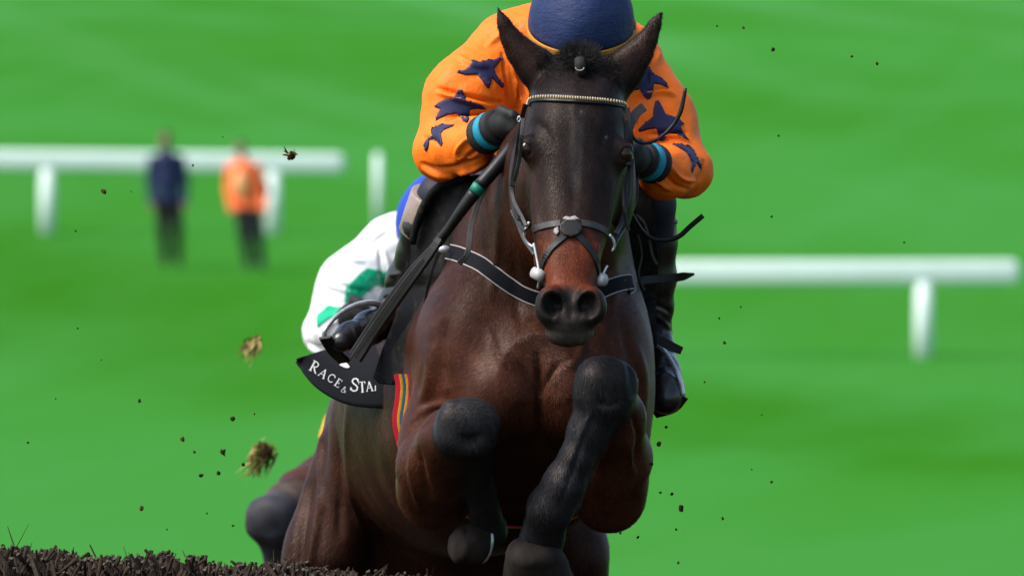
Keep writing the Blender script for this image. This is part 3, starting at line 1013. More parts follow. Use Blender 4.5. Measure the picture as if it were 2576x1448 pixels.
# eyes
def uv_ball(c, r, nu=20, nv=12, rot=None):
    V, Fc = [], []
    c = np.asarray(c, float); r = np.asarray(r, float) if hasattr(r, '__len__') else np.full(3, r)
    for i in range(nv + 1):
        th = math.pi * i / nv
        for j in range(nu):
            ph = 2 * math.pi * j / nu
            p = np.array((math.sin(th) * math.cos(ph), math.sin(th) * math.sin(ph), math.cos(th))) * r
            if rot is not None: p = np.array(rot @ Vector(p))
            V.append(c + p)
    for i in range(nv):
        for j in range(nu):
            k = (j + 1) % nu
            Fc.append((i * nu + j, (i + 1) * nu + j, (i + 1) * nu + k, i * nu + k))
    return V, Fc
for ex, ey in ((1325, 376), (1570, 388)):
    V2, F2 = uv_ball(P(ex, ey, -.3865), (.0195, .0215, .0225))
    link('eye', mesh_py('eye', V2, F2), M['eye'], horse)

# forelock, mane tufts: many fine hairs joined
def hair_strands(name, seeds, parent, width=.0007):
    geos = []
    for p, d, ln in seeds:
        p = np.asarray(p); d = np.asarray(d, float); d /= np.linalg.norm(d)
        bend = nrng.normal(size=3) * .35
        pts = [p, p + d * ln * .5 + bend * ln * .08, p + d * ln + bend * ln * .35]
        n = np.array((0, -1, .2)) + nrng.normal(size=3) * .3
        n -= d * (n @ d); n /= np.linalg.norm(n)
        s = np.cross(d, n)
        V = []
        for q, w in zip(pts, (1, .8, .15)):
            V += [q - s * width * w / 2, q + s * width * w / 2]
        geos.append((V, [(0, 1, 3, 2), (2, 3, 5, 4)]))
    V, Fc = merge(geos)
    o = link(name, mesh_py(name, V, Fc, smooth=False), M['hair'], parent)
    o['kind'] = 'stuff'
    return o
seeds = []
V2, F2 = uv_ball(P(1457, 156, -.275), (.044, .045, .034), 24, 14)
V2 = [np.array(v) + nrng.normal(size=3) * .0025 for v in V2]
link('forelock', mesh_py('forelock', V2, F2), M['hair'], horse)
for i in range(9000):
    u = nrng.normal(size=3); u /= np.linalg.norm(u)
    if u[1] > .3: continue
    c = P(1457, 156, -.275) + u * np.array((.043, .044, .033))
    seeds.append((c, u * np.array((1, .6, .7)) + np.array((0, -.15, .5)) + nrng.normal(size=3) * .6, nrng.uniform(.006, .028)))
for cx_, sg in ((1385, -1), (1530, 1)):
    for i in range(700):
        p, n = hit(HB, cx_ + nrng.normal() * 20, 165 + nrng.normal() * 14)
        seeds.append((p, n + np.array((sg * .5, 0, .4)) + nrng.normal(size=3) * .5, nrng.uniform(.006, .018)))
for ear in ([(1255, 60), (1275, 140), (1300, 185), (1330, 225)], [(1275, 50), (1345, 120), (1385, 150)], [(1650, 100), (1610, 170), (1578, 230)], [(1640, 55), (1550, 120), (1530, 140)]):
    line = resample(np.array(ear, float), 1.0)
    for q in line:
        for _ in range(2):
            p, n = hit(HB, q[0] + nrng.normal() * 3, q[1] + nrng.normal() * 3, -.23)
            seeds.append((p, n + nrng.normal(size=3) * .5 + np.array((0, 0, .3)), nrng.uniform(.002, .005)))
hair_strands('forelock_hair', seeds, horse)
# plait and its band
tube('plait', [P(1457, 150, -.335), P(1459, 165, -.345), P(1460, 180, -.342), P(1458, 196, -.33)], [.012, .0135, .012, .003], M['hair'], horse, 10)
th = np.linspace(math.pi * 1.05, math.pi * 1.95, 12)
tube('plait_band', [P(1458 + 11 * math.cos(a), 169 - 9 * math.sin(a), -.362) for a in th], .0016, M['white_pipe'], horse, 6)
# star marks of mud / white hairs on the face
for cx_, cy_, r in ((1462, 283, 6.0), (1525, 347, 6.5)):
    poly = [(cx_ + r * rng.uniform(.5, 1.1) * math.cos(a) * .7, cy_ + r * rng.uniform(.6, 1.3) * math.sin(a)) for a in np.linspace(0, 6.0, 9)]
    patch('mud_spot', HB, poly, 3, .0006, M['leather_grey'], horse)
# tail
tube('tail', [P(1085, 1000, 2.1), P(1070, 1050, 2.3), P(1060, 1250, 2.45), P(1050, 1500, 2.5)], [.035, .06, .07, .02], M['hair'], horse, 12)

# hooves with shoes
def hoof(c, r, sole, toe, parent):
    """truncated cone: coronet to toe, worn plate nailed below"""
    z_ = -Vector(sole).normalized(); y_ = -Vector(toe); y_ = (y_ - z_ * y_.dot(z_)).normalized(); x_ = y_.cross(z_)
    R = Matrix((x_, y_, z_)).transposed()
    prof = [(-1.0, 0), (-1.0, .55), (-1.0, .96), (-.93, 1.03), (-.75, 1.03), (-.5, .99), (-.2, .94), (.1, .89), (.35, .84), (.5, .80), (.62, .78), (.78, .68), (.9, .52), (1.0, .25), (1.02, 0)]
    V, Fc = [], []
    ns = 40
    for i, (z, s_) in enumerate(prof):
        for j in range(ns):
            a = 2 * math.pi * j / ns
            q = s_ * (1 + .018 * math.sin(3 * a + i) + .014 * math.sin(7 * a + 2.1 * i) + (.02 * math.sin(5.5 * z * 3.1 + .6 * math.sin(2 * a)) if -.95 < z < .5 else 0) + (.03 * rng.uniform(-1, 1) if .45 < z < .8 else .006 * rng.uniform(-1, 1)))
            x, y = math.cos(a) * q, math.sin(a) * q * (1.08 if math.sin(a) < 0 else .9) - (z * .22)
            V.append(np.asarray(c) + np.array(R @ Vector((x * r[0], y * r[1], z * r[2]))))
    for i in range(len(prof) - 1):
        for j in range(ns):
            k = (j + 1) % ns
            Fc.append((i * ns + j, (i + 1) * ns + j, (i + 1) * ns + k, i * ns + k))
    Fc = [f[::-1] for f in Fc]
    h = link('hoof', mesh_py('hoof', V, Fc), M['hoof'], parent)
    pts = []
    for a in np.linspace(-math.pi - .9, .9, 26):
        x, y, z = math.cos(a) * .92, math.sin(a) * .98 + .22, -1.08
        pts.append(np.asarray(c) + np.array(R @ Vector((x * r[0], y * r[1], z * r[2]))))
    tube('horseshoe', pts, .006, M['steel'], h, 6)
    return h
hoof(P(*POSE1['frh'][0]), POSE1['frh'][1], (.10, .62, -.78), (-.12, -.70, -.60), horse)
hoof(P(*POSE1['flh'][0]), POSE1['flh'][1], (.70, .55, -.10), (.25, -.15, -1), horse)

# ------------------------------------------------------------------ bridle (a thing on the horse)
bridle = empty('bridle', P(1450, 300, -.4), 'black leather racing bridle with gold beaded browband on the bay horse', 'bridle')
_, bp, bn = strap_on('browband', HB, [(1322, 264), (1330, 254), (1352, 248), (1400, 249), (1460, 252), (1520, 256), (1555, 260), (1572, 266), (1577, 274)], .019, .005, M['leather'], bridle, yg=-.3)
geos = []
nb = 46
tt = np.linspace(0, len(bp) - 1, nb)
for t in tt:
    i = int(t); f = t - i
    j = min(i + 1, len(bp) - 1)
    p = bp[i] * (1 - f) + bp[j] * f; n = bn[i]
    geos.append(uv_ball(p + n * .0075, (.0029, .003, .0050), 8, 6))
V2, F2 = merge(geos)
o = link('bead_trim', mesh_py('bead_trim', V2, F2), M['gold'], bridle); o['kind'] = 'stuff'
# noseband with crossed straps
strap_on('noseband', HB, [(1333, 582), (1350, 574), (1380, 566), (1410, 562)], .0165, .004, M['leather_grey'], bridle)
strap_on('noseband', HB, [(1460, 561), (1490, 567), (1515, 577), (1534, 590)], .0165, .004, M['leather_grey'], bridle)
strap_on('cross_strap', HB, [(1452, 566), (1425, 590), (1395, 616), (1376, 640), (1366, 668), (1364, 700), (1366, 722)], .016, .0045, M['leather'], bridle)
strap_on('cross_strap', HB, [(1418, 566), (1450, 590), (1478, 620), (1494, 645), (1502, 670), (1504, 700)], .016, .0045, M['leather'], bridle)
disc = [(1436 + 27 * math.cos(a), 576 + 23 * math.sin(a)) for a in np.linspace(0, 2 * math.pi, 18, endpoint=False)]
patch('noseband_pad', HB, disc, 6, .011, M['leather'], bridle, -.5)
patch('sheepskin_scrap', HB, [(1416, 553), (1424, 548), (1432, 551), (1445, 547), (1452, 552), (1458, 556), (1440, 558), (1425, 558)], 4, .012, M['white_pipe'], bridle, -.5)
patch('sheepskin_scrap', HB, [(1396, 577), (1404, 572), (1406, 585), (1400, 593), (1395, 586)], 4, .006, M['white_pipe'], bridle, -.5)
# cheekpieces
def cam_n(n): return np.repeat(np.array((0.0, -1.0, .1))[None], n, 0)
def free_strap(name, pts3, w, th, material, parent, nor=None, step=.008):
    p = resample(np.array([P(*q) for q in pts3]), step)
    return ribbon(name, p, cam_n(len(p)) if nor is None else np.repeat(np.array(nor, float)[None], len(p), 0), w, th, material, parent)
free_strap('cheekpiece', [(1322, 262, -.38), (1312, 300, -.36), (1307, 335, -.36), (1300, 385, -.35), (1293, 430, -.35), (1288, 470, -.35), (1292, 520, -.37), (1304, 560, -.42), (1322, 582, -.46)], .011, .004, M['leather'], bridle)
free_strap('cheekpiece', [(1316, 300, -.40), (1312, 340, -.42), (1308, 390, -.40), (1297, 440, -.38), (1288, 468, -.36), (1292, 505, -.38), (1312, 545, -.44), (1324, 570, -.47)], .009, .004, M['leather_grey'], bridle)
free_strap('cheekpiece', [(1577, 272, -.36), (1586, 330, -.37), (1584, 400, -.36), (1580, 450, -.36), (1571, 520, -.38), (1562, 560, -.41), (1548, 590, -.46)], .011, .004, M['leather'], bridle)
free_strap('cheekpiece', [(1590, 400, -.37), (1588, 450, -.37), (1586, 490, -.37), (1576, 522, -.37), (1566, 575, -.37)], .008, .003, M['leather_grey'], bridle)
free_strap('cheekpiece', [(1566, 470, -.38), (1568, 520, -.40), (1575, 545, -.40), (1581, 580, -.40)], .007, .003, M['leather'], bridle)
free_strap('keeper', [(1283, 462, -.372), (1296, 464, -.372)], .012, .006, M['leather'], bridle)
free_strap('keeper', [(1302, 548, -.44), (1316, 552, -.44)], .012, .006, M['leather'], bridle)
free_strap('keeper', [(1572, 410, -.39), (1588, 412, -.39)], .012, .006, M['leather'], bridle)
# rings and bit
def ring(name, pts, r, material, parent):
    return tube(name, resample(np.array([P(*q) for q in pts]), .004), r, material, parent, 8)
ring('bit_ring', [(1331, 558, -.455), (1320, 580, -.455), (1319, 598, -.45), (1328, 612, -.45), (1343, 622, -.46)], .0032, M['steel'], bridle)
ring('bit_ring', [(1533, 590, -.46), (1542, 603, -.455), (1545, 620, -.45), (1538, 632, -.45)], .0032, M['steel'], bridle)
ring('bit_bar', [(1342, 612, -.47), (1350, 650, -.48), (1356, 690, -.49), (1353, 725, -.47)], .003, M['steel'], bridle)
ring('bit_bar', [(1527, 668, -.47), (1516, 690, -.48), (1512, 705, -.49)], .003, M['steel'], bridle)
tube('bit_guard', [P(1339, 684, -.48), P(1341, 684, -.48), P(1355, 691, -.49), P(1366, 698, -.50)], [.006, .013, .0145, .013], M['white_metal'], bridle, 14)
tube('bit_guard', [P(1502, 700, -.49), P(1508, 703, -.485), P(1518, 703, -.475), P(1519, 703, -.474)], [.014, .016, .015, .006], M['white_metal'], bridle, 14)
tube('buckle', resample(np.array([P(1305, 292, -.40), P(1301, 300, -.40), P(1304, 308, -.40), P(1309, 300, -.40), P(1305, 292, -.40)]), .004), .0016, M['steel'], bridle, 6)
# flapping strap ends on the right of the head
free_strap('loose_strap', [(1574, 352, -.30), (1580, 325, -.29), (1590, 300, -.28), (1605, 280, -.27), (1618, 270, -.26)], .022, .004, M['leather_grey'], bridle)
tube('loose_thong', resample(np.array([P(1588, 335, -.28), P(1598, 353, -.27), P(1622, 361, -.26), P(1655, 350, -.25), P(1690, 318, -.24), P(1710, 285, -.24), P(1719, 250, -.24), P(1724, 222, -.24)]), .008), [.004, .004, .004, .0055, .004], M['leather'], bridle, 8)
# reins: from the bit back to the gloves
free_strap('rein', [(1345, 640, -.46), (1318, 600, -.40), (1300, 555, -.34), (1288, 530, -.30)], .010, .003, M['leather_grey'], bridle)
free_strap('rein', [(1300, 425, -.05), (1276, 440, .0), (1250, 452, .05), (1230, 460, .08), (1212, 488, .10), (1196, 530, .10), (1184, 575, .08), (1179, 620, .05), (1172, 645, .04), (1155, 662, .05)], .013, .003, M['leather_grey'], bridle)
free_strap('rein', [(1538, 632, -.45), (1552, 600, -.36), (1575, 560, -.20), (1598, 500, .0), (1602, 440, .06)], .010, .003, M['leather'], bridle)

# ------------------------------------------------------------------ breast girth
bgirth = empty('breastplate', P(1350, 700, 0), 'black breast girth with white piping across the chest of the bay horse', 'breastplate')
mid = [(1118, 632), (1150, 638), (1180, 650), (1210, 665), (1245, 690), (1280, 715), (1320, 738), (1360, 752), (1420, 757), (1480, 744), (1520, 727), (1560, 713), (1590, 709), (1608, 709)]
_, gp_, gn_ = strap_on('chest_band', HB, mid, .036, .005, M['cloth_black'], bgirth, yg=.1, smooth=6, start=-.16)
for sgn in (1, -1):
    V3 = []
    for i in range(len(gp_)):
        t = gp_[min(i + 1, len(gp_) - 1)] - gp_[max(i - 1, 0)]
        s = np.cross(t / np.linalg.norm(t), gn_[i])
        V3.append(gp_[i] + gn_[i] * .005 + s * .0172 * sgn)
    tube('piping', V3, .0019, M['white_pipe'], bgirth, 6)

# ------------------------------------------------------------------ saddle and cloth
saddle = empty('saddle', P(1290, 600, .7), 'black racing saddle with steel stirrups under the rider in orange', 'saddle')
seat = Field(ax(-.35, .25, .012), ax(.5, 1.25, .012), ax(2.0, 2.45, .012))
seat.add(ell(P(1265, 600, .85), (.19, .32, .09)), .02)
seat.add(ell(P(1285, 560, .62), (.12, .09, .09)), .05)
Vs, Qs = seat.mesh()
link('seat', mesh_np('seat', Vs, Qs), M['flap'], saddle)
flapL = [(1034, 612), (1036, 590), (1048, 560), (1062, 528), (1084, 488), (1108, 466), (1140, 450), (1200, 440), (1272, 430), (1262, 462), (1225, 520), (1205, 565), (1190, 610), (1150, 640), (1125, 660),
         (1112, 700), (1085, 760), (1068, 820), (1055, 900), (1046, 962), (985, 966), (962, 930), (975, 850), (1000, 780), (1030, 690)]
def yl(x, y): return .30 + max(0, (1150 - x)) / 200 * .20 + .02 * math.sin(x * .03 + y * .012) + (.03 if y > 700 else 0)
sheet('flap', flapL, yl, .016, M['flap'], saddle, 16)
kr = resample(np.array([P(1038, 612, .41), P(1042, 585, .40), P(1060, 535, .385), P(1086, 490, .36), P(1125, 458, .32), P(1180, 445, .29)]), .01)
tube('knee_roll', kr, [.008, .012, .012, .008], M['flap'], saddle, 8)
def yl2(x, y): return .45 + (1050 - x) / 100 * .07 + .012 * math.sin(y * .03)
sheet('sweat_flap', [(1040, 690), (1062, 700), (1060, 780), (1040, 860), (1020, 920), (985, 966), (950, 962), (938, 950), (960, 880), (985, 820), (1010, 750)], yl2, .01, M['cloth_black'], saddle, 14)
sheet('flap', [(1560, 470), (1640, 480), (1655, 640), (1650, 760), (1652, 868), (1640, 880), (1628, 800), (1612, 740), (1590, 690), (1560, 600)], lambda x, y: .42 + .02 * math.sin(y * .02), .016, M['flap'], saddle, 16)
# stirrup leathers and irons
free_strap('stirrup_leather', [(1112, 622, .28), (1098, 648, .30), (1084, 690, .32), (1072, 740, .36), (1062, 800, .38)], [.012, .008, .008, .005], .003, M['leather_grey'], saddle)
V2, F2 = uv_ball(P(1117, 627, .25), (.015, .008, .010), 10, 6)
link('buckle', mesh_py('buckle', V2, F2), M['steel'], saddle)
free_strap('stirrup_leather', [(1612, 706, .33), (1650, 702, .34), (1700, 698, .34), (1733, 692, .33), (1746, 689, .33)], [.020, .020, .020, .019, .004], .004, M['leather'], saddle)
free_strap('stirrup_leather', [(1640, 845, .42), (1665, 858, .41), (1690, 872, .40), (1715, 882, .39)], [.022, .023, .023, .018], .004, M['leather_grey'], saddle)
tube('rein_end', resample(np.array([P(1572, 500, .2), P(1590, 540, .22), P(1615, 580, .25), P(1640, 600, .26), P(1670, 604, .26), P(1705, 596, .26), P(1735, 570, .26), P(1768, 542, .26)]), .01), [.004, .004, .0055, .0065, .0065], M['leather'], bridle, 8)
free_strap('rein', [(1600, 540, .3), (1620, 560, .29), (1632, 600, .28), (1640, 640, .28), (1652, 665, .28)], .006, .002, M['leather_grey'], bridle)
free_strap('rein', [(1604, 590, .28), (1614, 640, .29), (1606, 690, .29), (1620, 730, .30)], .005, .002, M['leather_grey'], bridle)
def iron(arc, tread, r):
    V2, F2 = tube_geo(resample(np.array([P(*q) for q in arc]), .006), r, 10)
    o = link('stirrup_iron', mesh_py('stirrup_iron', V2, F2), M['steel'], saddle)
    p = np.array([P(*q) for q in tread])
    ribbon('tread', resample(p, .01), np.repeat(np.array((-.2, -.6, -.8))[None], len(resample(p, .01)), 0), .032, .008, M['leather'], o)
iron([(862, 898, .50), (830, 868, .46), (815, 842, .44), (824, 820, .44), (850, 792, .47), (885, 771, .52), (920, 762, .56), (948, 764, .60), (962, 780, .62)],
     [(818, 845, .43), (840, 880, .46), (866, 905, .50)], [.008, .006, .0055, .0055, .007, .008, .008])
iron([(1648, 868, .48), (1668, 880, .46), (1690, 912, .44), (1705, 945, .42), (1714, 975, .42), (1717, 995, .42)], [(1716, 992, .43), (1690, 1022, .44), (1645, 1036, .46)], [.006, .0065, .0065, .0065, .007])

# number cloth lying back over the flank, blown outwards
cloth = empty('number_cloth', P(900, 930, 1.0), 'black number cloth with white lettering flapping at the bay horse flank', 'number cloth')
nu, nv = 40, 16
topc = resample(np.array([(1040, 720), (1000, 800), (950, 852), (900, 872), (850, 872), (800, 884), (765, 896), (746, 906)], float), 1.0)
botc = resample(np.array([(1035, 1022), (1000, 1026), (940, 1026), (885, 1020), (838, 1003), (795, 975), (765, 942), (746, 908)], float), 1.0)
V2, F2 = [], []
for i in range(nu + 1):
    u = i / nu
    a = topc[int(u * (len(topc) - 1))]; b = botc[int(u * (len(botc) - 1))]
    for j in range(nv + 1):
        v = j / nv
        x, y = a + (b - a) * v
        d = .56 + .42 * u + .02 * math.sin(6 * u + 3 * v) - .05 * math.sin(v * 3.14) * (1 - u)
        V2.append(P(x, y, d))
for i in range(nu):
    for j in range(nv):
        a = i * (nv + 1) + j
        F2.append((a, a + nv + 1, a + nv + 2, a + 1))
co = link('cloth', mesh_py('cloth', V2, F2), M['cloth_black'], cloth)
md = co.modifiers.new('thickness', 'SOLIDIFY'); md.thickness = .004; md.offset = -1
CB = BVHTree.FromPolygons([tuple(v) for v in V2], F2)

# serif letters, drawn as strokes: (points, width) in a unit cell, y up
GL = {
    'R': [([(.18, 0), (.18, 1)], .17), ([(.02, 0), (.36, 0)], .06), ([(.0, 1), (.3, 1)], .06), ([(.2, .97), (.5, .97), (.68, .87), (.7, .72), (.6, .55), (.4, .49), (.2, .49)], .10), ([(.42, .48), (.62, .2), (.85, 0)], .14), ([(.75, 0), (.95, 0)], .05)],
    'A': [([(.10, 0), (.45, 1)], .08), ([(.45, 1), (.80, 0)], .16), ([(.24, .33), (.66, .33)], .07), ([(0, 0), (.22, 0)], .06), ([(.64, 0), (.95, 0)], .06)],
    'C': [([(.82, .78), (.72, .93), (.5, 1.0), (.26, .88), (.14, .62), (.14, .38), (.26, .12), (.5, 0), (.72, .06), (.85, .22)], .12), ([(.82, .98), (.82, .72)], .05)],
    'E': [([(.18, 0), (.18, 1)], .16), ([(.02, 1), (.7, 1)], .07), ([(.02, 0), (.75, 0)], .07), ([(.2, .52), (.55, .52)], .07), ([(.7, 1), (.7, .8)], .05), ([(.75, 0), (.77, .22)], .05), ([(.55, .62), (.55, .42)], .05)],
    '&': [([(.9, .05), (.45, .55), (.3, .8), (.42, .98), (.56, .85), (.48, .64), (.2, .4), (.12, .18), (.3, 0), (.55, .05), (.75, .3), (.8, .5)], .09)],
    'S': [([(.74, .78), (.66, .94), (.45, 1), (.24, .9), (.2, .74), (.34, .58), (.58, .46), (.74, .3), (.7, .1), (.46, 0), (.22, .06), (.1, .24)], .13), ([(.75, .98), (.75, .74)], .05), ([(.1, .02), (.1, .28)], .05)],
    'T': [([(.45, 0), (.45, 1)], .17), ([(.05, 1), (.85, 1)], .07), ([(.05, 1), (.05, .8)], .06), ([(.85, 1), (.85, .8)], .06), ([(.28, 0), (.62, 0)], .06)],
    'I': [([(.30, 0), (.42, .85)], .17), ([(.12, 0), (.50, 0)], .06)],
}
def letter(ch, cx_, cy_, ang, h, wd):
    ca, sa = math.cos(ang), math.sin(ang)
    def tr(u, v):
        x, y = (u - .45) * wd, -(v - .5) * h
        return cx_ + x * ca - y * sa, cy_ + x * sa + y * ca
    geos = []
    for pts, w in GL[ch]:
        p = np.array(pts, float)
        if len(p) > 3: p = resample(p, .07)
        hw = w * h / 2 * .9
        V, Fc = [], []
        px_ = np.array([tr(*q) for q in p])
        for i in range(len(px_)):
            t = px_[min(i + 1, len(px_) - 1)] - px_[max(i - 1, 0)]
            t /= max(np.linalg.norm(t), 1e-6)
            nn = np.array((-t[1], t[0]))
            for s in (-1, 1):
                q = px_[i] + nn * hw * s
                hp, hn = hit(CB, q[0], q[1], .8)
                if hn[1] > 0: hn = -hn
                V.append(hp + hn * (.0012 + .0002 * len(geos)))
        for i in range(len(px_) - 1):
            Fc.append((2 * i, 2 * i + 1, 2 * i + 3, 2 * i + 2))
        geos.append((V, Fc))
    V, Fc = merge(geos)
    o = link('letter', mesh_py('letter', V, Fc, smooth=False), M['white_letter'], cloth)
    return o
R_ = math.radians
for ch, x, y, a, h, w in [('R', 793, 922, R_(28), 27, 24), ('A', 814, 938, R_(33), 22, 22), ('C', 834, 950, R_(35), 20, 20), ('E', 853, 963, R_(33), 20, 18), ('&', 866, 979, R_(25), 15, 15),
                          ('S', 893, 967, R_(6), 31, 26), ('T', 912, 973, R_(-4), 26, 20), ('A', 930, 971, R_(-5), 24, 20), ('I', 946, 974, R_(-6), 15, 13)]:
    letter(ch, x, y, a, h, w)
patch('logo_mark', CB, [(855, 918), (867, 911), (874, 914), (882, 923), (878, 927), (868, 925)], 5, .003, M['white_letter'], cloth, .8)

# girth: striped webbing on the near side and under the belly
girth = empty('girth', P(1020, 1000, .6), 'red girth with yellow and blue stripes round the belly of the bay horse', 'girth')
gl_ = [(1012, 940), (1017, 970), (1014, 1010), (1008, 1060), (1020, 1120)]
def gpath(off):
    return [(x + off, y, .42 - .0012 * off) for x, y in gl_]
for off, w, mk in ((-14, .014, 'red_web'), (-5, .0075, 'yellow_web'), (2, .006, 'blue_web'), (9, .0075, 'yellow_web'), (18, .012, 'red_web')):
    pts = [P(*q) for q in gpath(off)]
    p = resample(np.array(pts), .01)
    ribbon('webbing', p, np.repeat(np.array((-.25, -1, 0.))[None], len(p), 0), w, .004, M[mk], girth)
for yo, w_, mk, pr in ((.44, .062, 'red_web', .004), (.428, .010, 'yellow_web', .0075), (.452, .010, 'yellow_web', .0075), (.44, .009, 'blue_web', .0075)):
    sc_y = S(yo); pts, nor = [], []
    for a in np.linspace(math.radians(196), math.radians(352), 60):
        ca, sa = math.cos(a), math.sin(a)
        ex_ = 2 / 2.3
        p = P(1312 + 296 * math.copysign(abs(ca) ** ex_, ca), 967 - 350 * math.copysign(abs(sa) ** ex_, sa), yo)
        pts.append(p)
    pts = np.array(pts); cen_ = P(1312, 967, yo)
    for k in range(len(pts)):
        t = pts[min(k + 1, len(pts) - 1)] - pts[max(k - 1, 0)]
        n_ = np.array((t[2], 0, -t[0])); n_ /= np.linalg.norm(n_)
        nor.append(n_ if n_ @ (pts[k] - cen_) > 0 else -n_)
    nor = np.array(nor)
    ribbon('webbing', pts + nor * pr, nor, w_, .003, M[mk], girth)

# ------------------------------------------------------------------ the rider in orange
STARS = [
    [(530,455),(600,470),(640,460),(680,450),(705,455),(765,425),(760,455),(735,490),(710,520),(720,560),(750,600),(783,645),(770,668),(730,630),(690,590),(685,640),(670,670),(655,660),(620,610),(580,565),(500,570),(430,552),(435,540),(490,530),(525,500),(545,470)],
    [(440,680),(470,678),(485,720),(500,760),(560,775),(620,795),(648,820),(640,828),(580,822),(525,830),(522,900),(510,928),(490,920),(450,880),(430,860),(360,870),(300,895),(268,915),(285,860),(305,825),(260,808),(290,775),(340,750),(400,740),(425,710)],
    [(250,965),(300,945),(340,940),(410,940),(400,955),(330,985),(310,1010),(325,1080),(315,1105),(295,1095),(260,1050),(225,1060),(215,1120),(200,1145),(185,1130),(190,1070),(215,1040),(250,1020),(245,990)]]
STARS = [[(1005.8 + x / 3, y / 3) for x, y in s] for s in STARS]
RS = [
    [(330,310),(360,305),(395,330),(410,370),(460,390),(510,430),(533,480),(480,455),(420,445),(410,500),(395,560),(370,572),(340,540),(310,490),(260,500),(200,560),(190,530),(210,490),(260,460),(310,440),(300,400),(310,350)],
    [(430,580),(455,575),(480,620),(510,680),(560,695),(620,720),(650,755),(625,775),(640,810),(685,880),(640,850),(580,830),(530,830),(500,885),(475,893),(455,870),(445,800),(430,790),(370,800),(310,818),(305,790),(350,750),(410,700),(415,640)],
    [(560,915),(620,912),(690,930),(730,960),(745,1010),(775,1060),(790,1105),(780,1110),(750,1060),(735,1070),(725,1110),(712,1135),(705,1100),(710,1060),(690,1010),(660,970),(610,940)]]
STARS += [[(1508.7 + x * .3242, 67 + y * .3242) for x, y in s] for s in RS]

def rider_jacket(vox):
    F = Field(ax(-.30, .52, vox), ax(-.02, 1.25, vox), ax(1.95, 2.80, vox))
    chain(F, [(P(1300, 480, 1.02), .155), (P(1380, 300, .80), .165), (P(1440, 190, .55), .165)], .05, (1.0, .9, .9))
    F.add(ell(P(1440, 150, .52), (.19, .14, .12)), .06)
    F.add(ell(P(1440, 300, .45), (.15, .12, .17)), .06)
    # left sleeve (photo left)
    chain(F, [(P(1268, 128, .46), .078), (P(1170, 245, .40), .092), (P(1112, 382, .33), .063)], .045)
    F.add(ell(P(1325, 95, .50), (.11, .12, .07), (0, -.45, 0)), .05)
    chain(F, [(P(1112, 384, .33), .062), (P(1172, 370, .23), .058), (P(1196, 350, .19), .045)], .03)
    # right sleeve
    chain(F, [(P(1595, 165, .46), .068), (P(1652, 295, .40), .082), (P(1722, 428, .33), .061)], .045)
    F.add(ell(P(1575, 130, .50), (.07, .11, .06), (0, .6, 0)), .04)
    chain(F, [(P(1722, 430, .33), .060), (P(1672, 432, .22), .060), (P(1656, 420, .18), .046)], .03)
    V, Q = F.mesh()
    V = relax(V, Q, 2, .5)
    folds = [
        ([(1095, 222), (1150, 235), (1230, 255), (1270, 258)], -.006, 6), ([(1095, 232), (1150, 248), (1225, 268)], .006, 6),
        ([(1200, 190), (1240, 230), (1262, 280)], .005, 7), ([(1262, 130), (1272, 190), (1280, 270)], -.007, 5), ([(1276, 130), (1290, 190), (1296, 270)], .006, 5),
        ([(1240, 300), (1190, 305), (1130, 312), (1085, 330)], .007, 7), ([(1235, 288), (1180, 295), (1120, 300)], -.007, 6),
        ([(1205, 345), (1175, 352), (1150, 380), (1155, 400), (1185, 395)], .006, 6), ([(1215, 365), (1190, 385), (1150, 415)], -.006, 6),
        ([(1055, 410), (1100, 425), (1160, 415), (1215, 395)], -.007, 6), ([(1060, 425), (1110, 440), (1170, 430), (1230, 405)], .006, 6),
        ([(1200, 325), (1205, 350), (1220, 370)], -.004, 4), ([(1190, 330), (1195, 355), (1212, 380)], .004, 4),
        ([(1150, 140), (1190, 165), (1230, 170)], .004, 8), ([(1300, 60), (1260, 90), (1220, 120)], .004, 8),
        ([(1062, 345), (1090, 350), (1110, 365)], -.004, 6), ([(1290, 200), (1310, 240), (1318, 270)], .005, 5),
        ([(1600, 245), (1660, 235), (1700, 240)], .006, 6), ([(1600, 235), (1650, 222), (1690, 222)], -.006, 5),
        ([(1630, 350), (1690, 345), (1735, 355)], .006, 6), ([(1625, 340), (1680, 332), (1730, 335)], -.006, 5),
        ([(1638, 385), (1660, 420), (1700, 465), (1735, 478)], -.007, 6), ([(1650, 375), (1680, 415), (1715, 450), (1760, 455)], .006, 6),
        ([(1630, 430), (1655, 455), (1690, 480)], .006, 5), ([(1640, 380), (1640, 410), (1650, 440)], -.004, 4), ([(1648, 378), (1650, 410), (1662, 440)], .004, 4),
        ([(1660, 130), (1640, 180), (1640, 215)], .004, 7), ([(1770, 400), (1765, 440), (1740, 470)], -.005, 6), ([(1615, 260), (1600, 300), (1592, 330)], -.005, 6),
    ]
    V = wobble(V, .0030, 30, 5, Q=Q)
    V = creases(V, Q, [(p_, a_ * 2.0, w_ * .74) for p_, a_, w_ in folds], ymax=.75, nmin=.0)
    V = wobble(V, .0010, 95, 6, Q=Q)
    return V, Q

